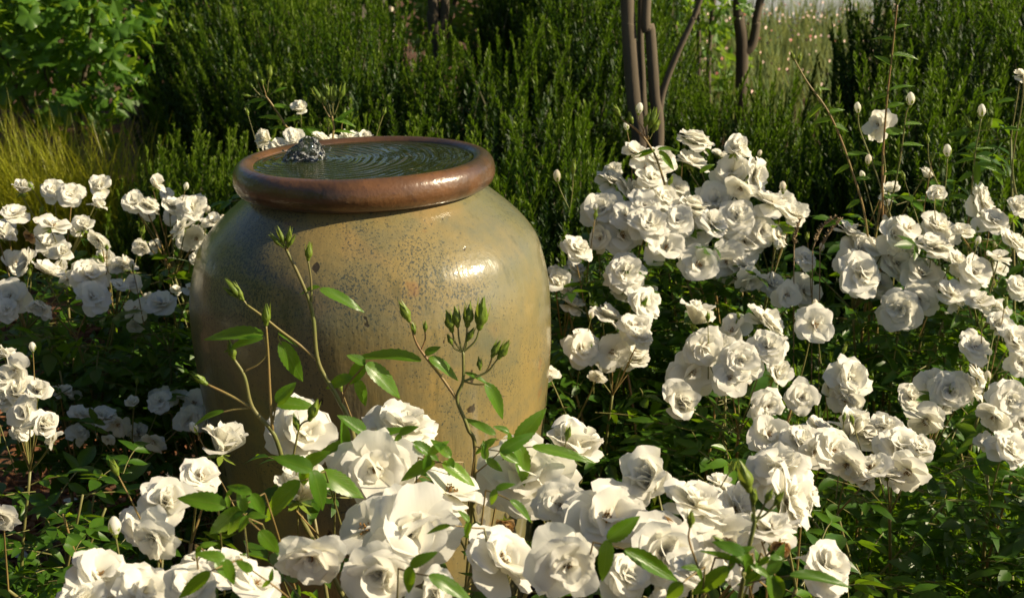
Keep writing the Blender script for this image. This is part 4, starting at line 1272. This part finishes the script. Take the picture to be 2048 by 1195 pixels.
def rosemary(label, x, y, rx, ry, h, n, lean=(0, 0), slen=(0.26, 0.48)):
    root = tag(empty('rosemary_bush', (x, y, 0)), label, 'shrub', 'rosemary bushes behind the roses')
    for k in range(n):
        while True:
            a = RND.uniform(0, 6.28); q = math.sqrt(RND.random())
            px, py = q * math.cos(a), q * math.sin(a)
            if py < 0.45 or RND.random() < 0.25: break
        # tips lie on the dome; rim sprigs sit lower
        ztip = h * (max(0.0, 1 - q ** 2.6) ** 0.5 * 0.72 + 0.28) * RND.uniform(0.60, 1.10)
        L = RND.uniform(*slen)
        d = Vector((px * 0.34 + lean[0] + RND.gauss(0, .17), py * 0.34 + lean[1] + RND.gauss(0, .17), 1)).normalized()
        tip = Vector((px * rx, py * ry, ztip))
        bs = tip - d * L
        if bs.z < 0.0: bs.z = 0.0
        put('sprig', RND.choice(SPRIGS), root, TRS(bs, frame_z(d, RND.uniform(0, 6.28)), (L * RND.uniform(.8, 1.1) * 0.34 / L * 0.9, L * RND.uniform(.8, 1.1) * 0.34 / L * 0.9, L)))
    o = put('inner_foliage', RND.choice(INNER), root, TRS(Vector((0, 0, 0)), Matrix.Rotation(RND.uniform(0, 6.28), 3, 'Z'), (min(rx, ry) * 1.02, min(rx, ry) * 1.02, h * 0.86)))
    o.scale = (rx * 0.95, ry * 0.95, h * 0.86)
    o.rotation_euler = (0, 0, 0)
    tag(o, kind='stuff')
    return root


rosemary('bright rosemary bush right behind the jar rim, upright needle sprigs', 0.10, 4.05, 0.42, 0.38, 0.86, 295)
rosemary('dark rosemary bush behind the roses that stand back of the jar', -0.42, 4.15, 0.42, 0.38, 0.84, 280)
rosemary('low dark rosemary bush next to the yellow grass clump', -0.95, 4.5, 0.40, 0.42, 0.74, 280, (0.10, 0))
rosemary('rosemary bush leaning over the low dark one by the grass', -1.08, 6.0, 0.50, 0.5, 1.12, 270, (-0.22, 0))
rosemary('rosemary bush in the middle of the hedge in front of the pale wall', -0.62, 5.35, 0.55, 0.45, 1.08, 270)
rosemary('rosemary bush in the middle of the hedge before the forked trunk', -0.05, 5.2, 0.5, 0.45, 1.0, 270)
rosemary('sunlit rosemary bush beside the grey tree trunks', 0.32, 5.5, 0.40, 0.45, 1.22, 250)
rosemary('rosemary bush close behind the heavy white roses', 0.72, 4.2, 0.42, 0.38, 0.78, 280)
rosemary('rosemary bush just behind the tall wiry rose canes', 1.22, 4.15, 0.45, 0.4, 1.0, 290)
rosemary('rosemary bush glinting in the sun at the end of the rose bed', 1.66, 4.5, 0.45, 0.45, 1.2, 280)
rosemary('rosemary bush between the tree trunks and the dark forked stem', 0.86, 5.1, 0.42, 0.4, 0.86, 250)
rosemary('tall rosemary bush next to the pink flowered meadow', 1.62, 5.5, 0.5, 0.45, 1.30, 270)
rosemary('tall rosemary bush beneath the thin tree stems', 2.15, 5.9, 0.55, 0.5, 1.30, 270)
rosemary('far rosemary bush beside the lobed leaf vine', -1.40, 7.0, 0.5, 0.5, 1.28, 240, (-0.1, 0))
rosemary('far rosemary bush below the pale wall', -0.80, 6.5, 0.5, 0.5, 1.14, 240)
rosemary('far rosemary bush behind the grey tree trunks', 0.42, 6.6, 0.55, 0.45, 1.32, 240)
rosemary('far rosemary bush rising past the forked trunk', 0.10, 6.8, 0.36, 0.4, 1.3, 210)
rosemary('farthest rosemary bush under the thin tree stems', 2.45, 7.2, 0.6, 0.5, 1.3, 230)


# ------------------------------------------------------------------ grasses
def blades(n, fx, hh, ww, bend=0.5, seg=4):
    VV, QQ, n0 = [], [], 0
    for k in range(n):
        x, y = fx()
        h = RND.uniform(*hh); a = RND.uniform(0, 6.28); b = RND.uniform(0.1, 1.0) * bend
        wv = Vector((-math.sin(a), math.cos(a), 0)) * RND.uniform(*ww)
        V = []
        for j in range(seg + 1):
            t = j / seg
            p = Vector((x + math.cos(a) * b * h * t ** 2, y + math.sin(a) * b * h * t ** 2, h * (t - 0.35 * b * t * t)))
            for s in (-1, 1): V.append(tuple(p + wv * s * (1 - t ** 1.5 * .95)))
        VV.append(V)
        for j in range(seg): QQ.append((n0 + 2 * j, n0 + 2 * j + 1, n0 + 2 * j + 3, n0 + 2 * j + 2))
        n0 += 2 * (seg + 1)
    return np.array(VV).reshape(-1, 3), np.array(QQ)


def disc(cx, cy, rx, ry):
    def f():
        a = RND.uniform(0, 6.28); q = math.sqrt(RND.random())
        return cx + rx * q * math.cos(a), cy + ry * q * math.sin(a)
    return f


for i, (cx, cy, rx, ry, n, lab) in enumerate([(-1.95, 5.7, 0.34, 0.3, 1100, 'yellow green arching grass clump beside the gravel path'), (-2.5, 6.0, 0.35, 0.3, 800, 'yellow green grass clump at the end of the row by the gravel path'), (-1.62, 5.5, 0.26, 0.24, 700, 'smaller yellow green grass clump against the rosemary')]):
    V, Q = blades(n, disc(0, 0, rx, ry), (0.40, 0.74), (0.0025, 0.0045), 1.05, 5)
    root = empty('grass_clump', (cx, cy, 0))
    tag(root, lab, 'grass clump', 'yellow grass clumps')
    tag(put('grass_blades', fast_mesh('grass_blades', V, Q, [M_YGRASS]), root), kind='stuff')
V, Q = blades(6000, disc(0.86, 3.25, 0.60, 0.72), (0.18, 0.46), (0.0012, 0.0026), 0.7, 4)
V2, Q2 = blades(3600, disc(0.60, 2.98, 0.44, 0.42), (0.18, 0.46), (0.0012, 0.0024), 0.7, 4)
tag(put('grass', fast_mesh('grass', np.concatenate([V, V2]), np.concatenate([Q, Q2 + len(V)]), [M_GRASS])), 'fine green grass growing up between the rose bushes', 'grass', kind='stuff')
# seed heads
def seed_head(pts, Y, label):
    P = bez([at(u, v, Y)[0] for u, v in pts], 7)
    B = Vector((P[0].x + .02, P[0].y, 0))
    root = tag(empty('grass_seed_head', B), label, 'seed head', 'dry grass seed heads')
    mb = MB(); tube(mb, [Vector((0, 0, 0)), (P[0] - B) * .5 + Vector((.01, 0, 0)), P[0] - B] + [p - B for p in P[1:]], 0.0012, 4)
    put('stalk', mb.mesh('stalk', [M_STRAW]), root)
    mb = MB()
    for i, p in enumerate(P[len(P) // 4:]):
        for k in range(5):
            a = RND.uniform(0, 6.28)
            e = Vector((math.cos(a), math.sin(a), 0.9)) * 0.006
            tube(mb, [p - B, p - B + e * .6, p - B + e], [.0018, .0016, .0003], 3, 0, False)
    put('spikelets', mb.mesh('spikelets', [M_STRAW]), root)


M_STRAW = plain('straw', (0.20, 0.14, 0.07), 0.8, (0.30, 0.22, 0.12), 30.0)
seed_head([(1588, 500), (1590, 470), (1600, 440)], 2.85, 'dry upright grass seed head below the heavy white roses')
seed_head([(1625, 500), (1640, 460), (1668, 435)], 2.85, 'dry grass seed head arching next to another over the grass')
seed_head([(1640, 500), (1655, 470), (1680, 440)], 2.86, 'dry grass seed head that arches farthest towards the tall canes')

# ------------------------------------------------------------------ trees
def crown_mesh(clumps, n, size, mat, name='crown'):
    r = NR
    VV, QQ, n0 = [], [], 0
    tot = sum(c[3] ** 2 for c in clumps)
    for (cx, cy, cz, cr) in clumps:
        k = int(n * cr ** 2 / tot)
        d = r.normal(0, 1, (k, 3)); d /= np.linalg.norm(d, axis=1)[:, None]
        P = np.array([cx, cy, cz]) + d * (cr * r.uniform(0.35, 1.08, k) ** 0.6)[:, None] * np.array([1, 1, 0.75])
        ax = r.normal(0, 1, (k, 3)); ax /= np.linalg.norm(ax, axis=1)[:, None]
        up = np.cross(ax, r.normal(0, 1, (k, 3))); up /= np.linalg.norm(up, axis=1)[:, None]
        s = (size * r.uniform(.6, 1.3, k))[:, None]
        nrm = np.cross(ax, up)
        V = np.stack([P - ax * s, P + up * s * .5 + nrm * s * .15, P + ax * s, P - up * s * .5 + nrm * s * .15], 1).reshape(-1, 3)
        VV.append(V); QQ.append(np.arange(k)[:, None] * 4 + np.array([[0, 1, 2, 3]]) + n0); n0 += len(V)
    return fast_mesh(name, np.concatenate(VV), np.concatenate(QQ), [mat])


def tree(name, label, base, stems, clumps, n=5000, size=0.045):
    root = tag(empty(name, base), label, 'tree', None)
    B = Vector(base)
    for pts, r0, r1 in stems:
        cur = bez([Vector(p) - B for p in pts], 7)
        mb = MB()
        cur = [p + Vector((noise.noise(p * 3.1), noise.noise(p * 3.1 + Vector((9, 0, 0))), 0)) * 0.007 * (1 if p.z > .05 else 0) for p in cur]
        tube(mb, cur, [0.84 * (r0 + (r1 - r0) * i / len(cur)) for i in range(len(cur))], 12)
        put('trunk', mb.mesh('trunk', [M_BARK]), root)
    put('crown', crown_mesh([(x - B.x, y - B.y, z, r) for x, y, z, r in clumps], n, size, M_CROWN), root)
    return root


Yt = 4.75
P = lambda u, v, y=Yt: tuple(at(u, v, y)[0])
bx, by = P(1285, 400)[0], Yt
top1 = Vector(P(1255, 0)); top2 = Vector(P(1293, 0)); top3 = Vector(P(1405, -10))
tree('grey_trunk_tree', 'tree with several smooth grey trunks behind the heavy white roses', (bx, by, 0),
     [([(bx - .03, by, 0), P(1280, 330), P(1268, 200), P(1258, 60), tuple(top1), (top1.x - .05, by, 1.8), (top1.x - .16, by + .05, 2.3), (top1.x - .35, by + .1, 2.9)], 0.036, 0.020),
      ([(bx + .03, by + .03, 0), P(1316, 300), P(1308, 180), P(1300, 60), tuple(top2), (top2.x + .05, by + .1, 2.1), (top2.x + .1, by + .3, 3.0)], 0.027, 0.015),
      ([P(1318, 230), P(1326, 180), P(1352, 110), P(1385, 40), tuple(top3), (top3.x + .25, by, 1.9), (top3.x + .5, by, 2.6)], 0.014, 0.009),
      ([(bx, by + .10, 0), P(1288, 300, 4.85), P(1284, 180, 4.85), P(1280, 90, 4.85), P(1281, 0, 4.85), (bx - .02, by + .1, 1.7), (bx - .1, by + .2, 2.6)], 0.018, 0.010)],
     [(bx - .4, by, 3.0, .6), (bx + .2, by + .4, 3.3, .7), (bx + .6, by, 2.8, .55), (bx, by - .2, 3.6, .6)], 5000)
Yt2 = 7.0
b2x = P(876, 80, Yt2)[0]
tree('forked_tree', 'brown forked trunk rising from the rosemary before leafy branches', (b2x, Yt2, 0),
     [([(b2x, Yt2, 0), P(874, 160, Yt2), P(872, 90, Yt2), P(866, 30, Yt2), P(864, -20, Yt2), (b2x - .15, Yt2, 2.2)], 0.048, 0.028),
      ([P(872, 100, Yt2), P(884, 55, Yt2), P(890, 0, Yt2), (b2x + .1, Yt2, 1.8), (b2x + .3, Yt2, 2.4)], 0.030, 0.022)],
     [(b2x - .5, Yt2 + .2, 2.5, .7), (b2x + .4, Yt2, 2.7, .8), (b2x, Yt2 + .3, 3.3, .8), (b2x + .1, Yt2 + 0.1, 2.0, .5)], 6500, 0.05)
Yt3 = 7.6
b3x = P(1490, 100, Yt3)[0]
tree('dark_forked_tree', 'small tree with dark forked stem before the pink meadow', (b3x, Yt3, 0),
     [([(b3x, Yt3, 0), P(1484, 110, Yt3), P(1478, 40, Yt3), P(1476, -10, Yt3), (b3x - .1, Yt3, 2.0)], 0.045, 0.028),
      ([P(1486, 105, Yt3), P(1504, 90, Yt3), P(1512, 50, Yt3), P(1520, 0, Yt3), (b3x + .25, Yt3, 1.9)], 0.034, 0.022)],
     [(b3x - .4, Yt3, 2.3, .6), (b3x + .4, Yt3 + .2, 2.4, .7), (b3x, Yt3, 2.9, .7)], 5000, 0.045)
Yt4 = 7.9
b4x = P(1990, 30, Yt4)[0]
tree('thin_stem_tree', 'tree with three thin brown stems behind the tall rosemary', (b4x, Yt4, 0),
     [([(b4x, Yt4, 0), P(1995, 60, Yt4), P(1992, 10, Yt4), (b4x, Yt4, 2.0)], 0.040, 0.026), ([(b4x + .1, Yt4, 0), P(2015, 60, Yt4), P(2022, 0, Yt4), (b4x + .3, Yt4, 2.1)], 0.034, 0.02),
      ([(b4x + .2, Yt4 + .05, 0), P(2035, 60, Yt4), P(2046, 0, Yt4), (b4x + .5, Yt4, 2.0)], 0.03, 0.02)],
     [(b4x - .2, Yt4, 2.5, .8), (b4x + .6, Yt4, 2.7, .9), (b4x + .2, Yt4 + .3, 3.2, .8)], 6500, 0.05)



# ------------------------------------------------------------------ lobed-leaf vine and shrubs at the back
def lobed_mesh(seed, mat):
    r = random.Random(seed)
    V = [(0.38, 0, 0.05)]
    n = 30
    for k in range(n):
        a = -math.pi + 2 * math.pi * k / n
        rad = 0.46 + 0.065 * math.cos(5 * a) + 0.03 * math.cos(15 * a + 1) + r.uniform(-.02, .02)
        if abs(a) > 2.75: rad *= 0.55
        V.append((0.38 + rad * math.cos(a), rad * math.sin(a), 0.10 * math.cos(5 * a) * r.uniform(.4, 1) - 0.25 * (rad ** 2)))
    Fc = [(0, 1 + k, 1 + (k + 1) % n) for k in range(n)]
    mb = MB(); mb.add(V, Fc)
    tube(mb, [(0, 0, 0), (-.3, .03, -.08), (-.5, 0, -.2)], [.012, .01, .01], 3, 0, False)
    return mb.mesh('lobed_leaf', [mat])


LOBED = [lobed_mesh(s, M_VINE) for s in range(5)]


def leafy_shrub(name, label, base, clumps, n, size, stems=3, cat='shrub', nstuff=1500):
    root = tag(empty(name, base), label, cat, None)
    B = Vector(base)
    for k in range(stems):
        c = clumps[k % len(clumps)]
        mb = MB()
        tube(mb, bez([(RND.uniform(-.1, .1), 0, 0), ((c[0] - B.x) * .4, (c[1] - B.y) * .5, c[2] * .5), (c[0] - B.x, c[1] - B.y, c[2] + .3 * c[3])], 5), 0.012, 6)
        put('stem', mb.mesh('stem', [M_BARK]), root)
    wts = [c[3] ** 2 for c in clumps]
    for k in range(n):
        cx, cy, cz, cr = RND.choices(clumps, wts)[0]
        d = Vector((RND.gauss(0, 1), RND.gauss(-.4, 1), RND.gauss(.1, 1))).normalized()
        p = Vector((cx, cy, cz)) + d * cr * RND.uniform(.7, 1.08)
        if p.z < 0.06: p.z = RND.uniform(0.06, 0.2)
        x = Vector((d.x + RND.gauss(0, .6), d.y + RND.gauss(0, .6), -0.5 + RND.gauss(0, .4)))
        put('leaf', RND.choice(LOBED), root, TRS(p - B, frame_x(x, d + Vector((RND.gauss(.2, .3), RND.gauss(-.2, .3), .5))), size * RND.uniform(.65, 1.2)))
    put('inner_leaves', crown_mesh([(x - B.x, y - B.y, z, r * .9) for x, y, z, r in clumps], nstuff, size * .5, M_VINE), root)['kind'] = 'stuff'
    return root


leafy_shrub('vine_shrub', 'bright green shrub with lobed vine leaves above the grass clump', (-2.1, 6.6, 0), [(-2.2, 6.6, 1.12, .44), (-1.85, 6.5, .98, .36), (-2.4, 6.65, .75, .36), (-2.0, 6.7, 1.5, .45), (-1.9, 6.45, 0.66, .28)], 295, 0.10)
leafy_shrub('leafy_shrub', 'leafy shrub around the brown forked trunk', (b2x - .15, 8.0, 0), [(b2x - .55, 8.0, 1.05, .34), (b2x + .1, 8.05, 1.0, .42), (b2x + .5, 8.0, 1.15, .36), (b2x - .1, 8.1, 1.6, .5), (b2x + .6, 8.1, 1.6, .45), (b2x - .9, 8.1, 1.35, .3)], 280, 0.085)
leafy_shrub('sprawling_shrub', 'light green shrub showing beside the grey trunks', (0.95, 7.2, 0), [(0.92, 7.2, 0.98, .30), (0.7, 7.3, 1.3, .35), (1.05, 7.2, 1.45, .35)], 120, 0.06, nstuff=900)

fh = tag(empty('far_hedge', (-1.0, 9.6, 0)), 'leafy green hedge across the back of the garden', 'hedge', None)
hc = [(x + RND.uniform(-.1, .1) + 1.0, RND.uniform(-.2, .3), z, RND.uniform(.36, .5)) for x in np.arange(-4.6, 1.3, 0.36) if not -1.35 < x < -0.75 for z in (0.4, 0.85, 1.2)]
put('crown', crown_mesh(hc, 11000, 0.055, M_VINE), fh)
for x in np.arange(-3.4, 2.2, 0.7):
    mb = MB(); tube(mb, [(x, 0, 0), (x + .03, 0, .5), (x, .05, 1.0)], [.03, .025, .015], 6)
    put('stem', mb.mesh('stem', [M_BARK]), fh)

# pale wall far behind
wl = MB()
wl.add([(-1.9, 12.0, 0), (-1.0, 12.0, 0), (-1.0, 12.2, 0), (-1.9, 12.2, 0), (-1.9, 12.0, 2.2), (-1.0, 12.0, 2.2), (-1.0, 12.2, 2.2), (-1.9, 12.2, 2.2)],
       [(0, 1, 5, 4), (1, 2, 6, 5), (2, 3, 7, 6), (3, 0, 4, 7), (4, 5, 6, 7)])
tag(put('garden_wall', wl.mesh('garden_wall', [plain('pale_render', (0.50, 0.45, 0.36), 0.9, (0.42, 0.37, 0.29), 3.0)], False)), 'pale rendered wall glimpsed between the far shrubs', 'wall')

# flowering meadow behind the dark forked stem
V, Q = blades(5200, lambda: (RND.uniform(0.6, 4.6), RND.uniform(8.6, 15.5)), (0.25, 0.6), (0.006, 0.012), 0.5, 3)
M_MEADOW = leafy('meadow_grass', (0.07, 0.12, 0.03), (0.14, 0.16, 0.06), (0.3, 0.34, 0.1), 0.35, 0.6, 0.3, 2.0)
M_MRED = plain('meadow_red', (0.42, 0.10, 0.07), 0.7, (0.55, 0.26, 0.22), 3.0)
M_MWH = plain('meadow_white', (0.72, 0.62, 0.55), 0.7, (0.75, 0.45, 0.4), 3.0)
mi = np.zeros(len(Q), int)
VV, QQ, n0 = [V], [Q], len(V)
mm = [mi]
for k in range(1200):
    x, y, z = RND.uniform(0.7, 4.4), RND.uniform(8.6, 15), RND.uniform(.3, .62)
    s = RND.uniform(.006, .015); a = RND.uniform(0, 3.1)
    c, sn = math.cos(a) * s, math.sin(a) * s
    q = np.array([(x - c, y - sn, z), (x, y, z - s * .8), (x + c, y + sn, z + s * .2), (x, y + .003, z + s)])
    VV.append(q); QQ.append(np.array([[0, 1, 2, 3]]) + n0); n0 += 4
    mm.append(np.array([1 if RND.random() < .22 else 2]))
tag(put('flower_meadow', fast_mesh('flower_meadow', np.concatenate(VV), np.concatenate(QQ), [M_MEADOW, M_MRED, M_MWH], mi=np.concatenate(mm))), 'loose meadow of pale grass with tiny red and white flowers', 'meadow', kind='stuff')
# far wood that closes the view
tag(put('far_wood', crown_mesh([(RND.uniform(-14, 14), RND.uniform(22, 27), RND.uniform(.5, 4.0), RND.uniform(1.5, 2.6)) for _ in range(34)] + [(RND.uniform(-11, -8), RND.uniform(-8, 20), RND.uniform(.5, 5.0), RND.uniform(1.4, 2.4)) for _ in range(34)], 42000, 0.16, M_CROWN, 'far_wood')), 'wood of leafy trees closing the view beyond the garden', 'wood', kind='stuff')

# ------------------------------------------------------------------ fallen petals on the mulch
for i, (u, v) in enumerate([(270, 925), (236, 880), (300, 1010), (205, 1075), (95, 1160), (335, 960), (1455, 940), (1870, 1045), (1965, 935), (1840, 985), (1740, 985), (150, 1010), (1950, 1010), (1905, 905), (60, 1130)]):
    d, _ = at(u, v, 1.0)
    Yg = 1.5 / (1.5 - d.z)
    Pg, _ = at(u, v, Yg)
    o = put('fallen_petal', RND.choice(POOL['single'][0]), None, TRS(Vector((Pg.x, Pg.y, 0.022)), Matrix.Rotation(RND.uniform(0, 6.28), 3, 'Z') @ Matrix.Rotation(RND.uniform(-.1, .35), 3, 'Y'), 0.034))
    tag(o, 'single white rose petal fallen on the mulch', 'petal', 'fallen petals on the mulch')
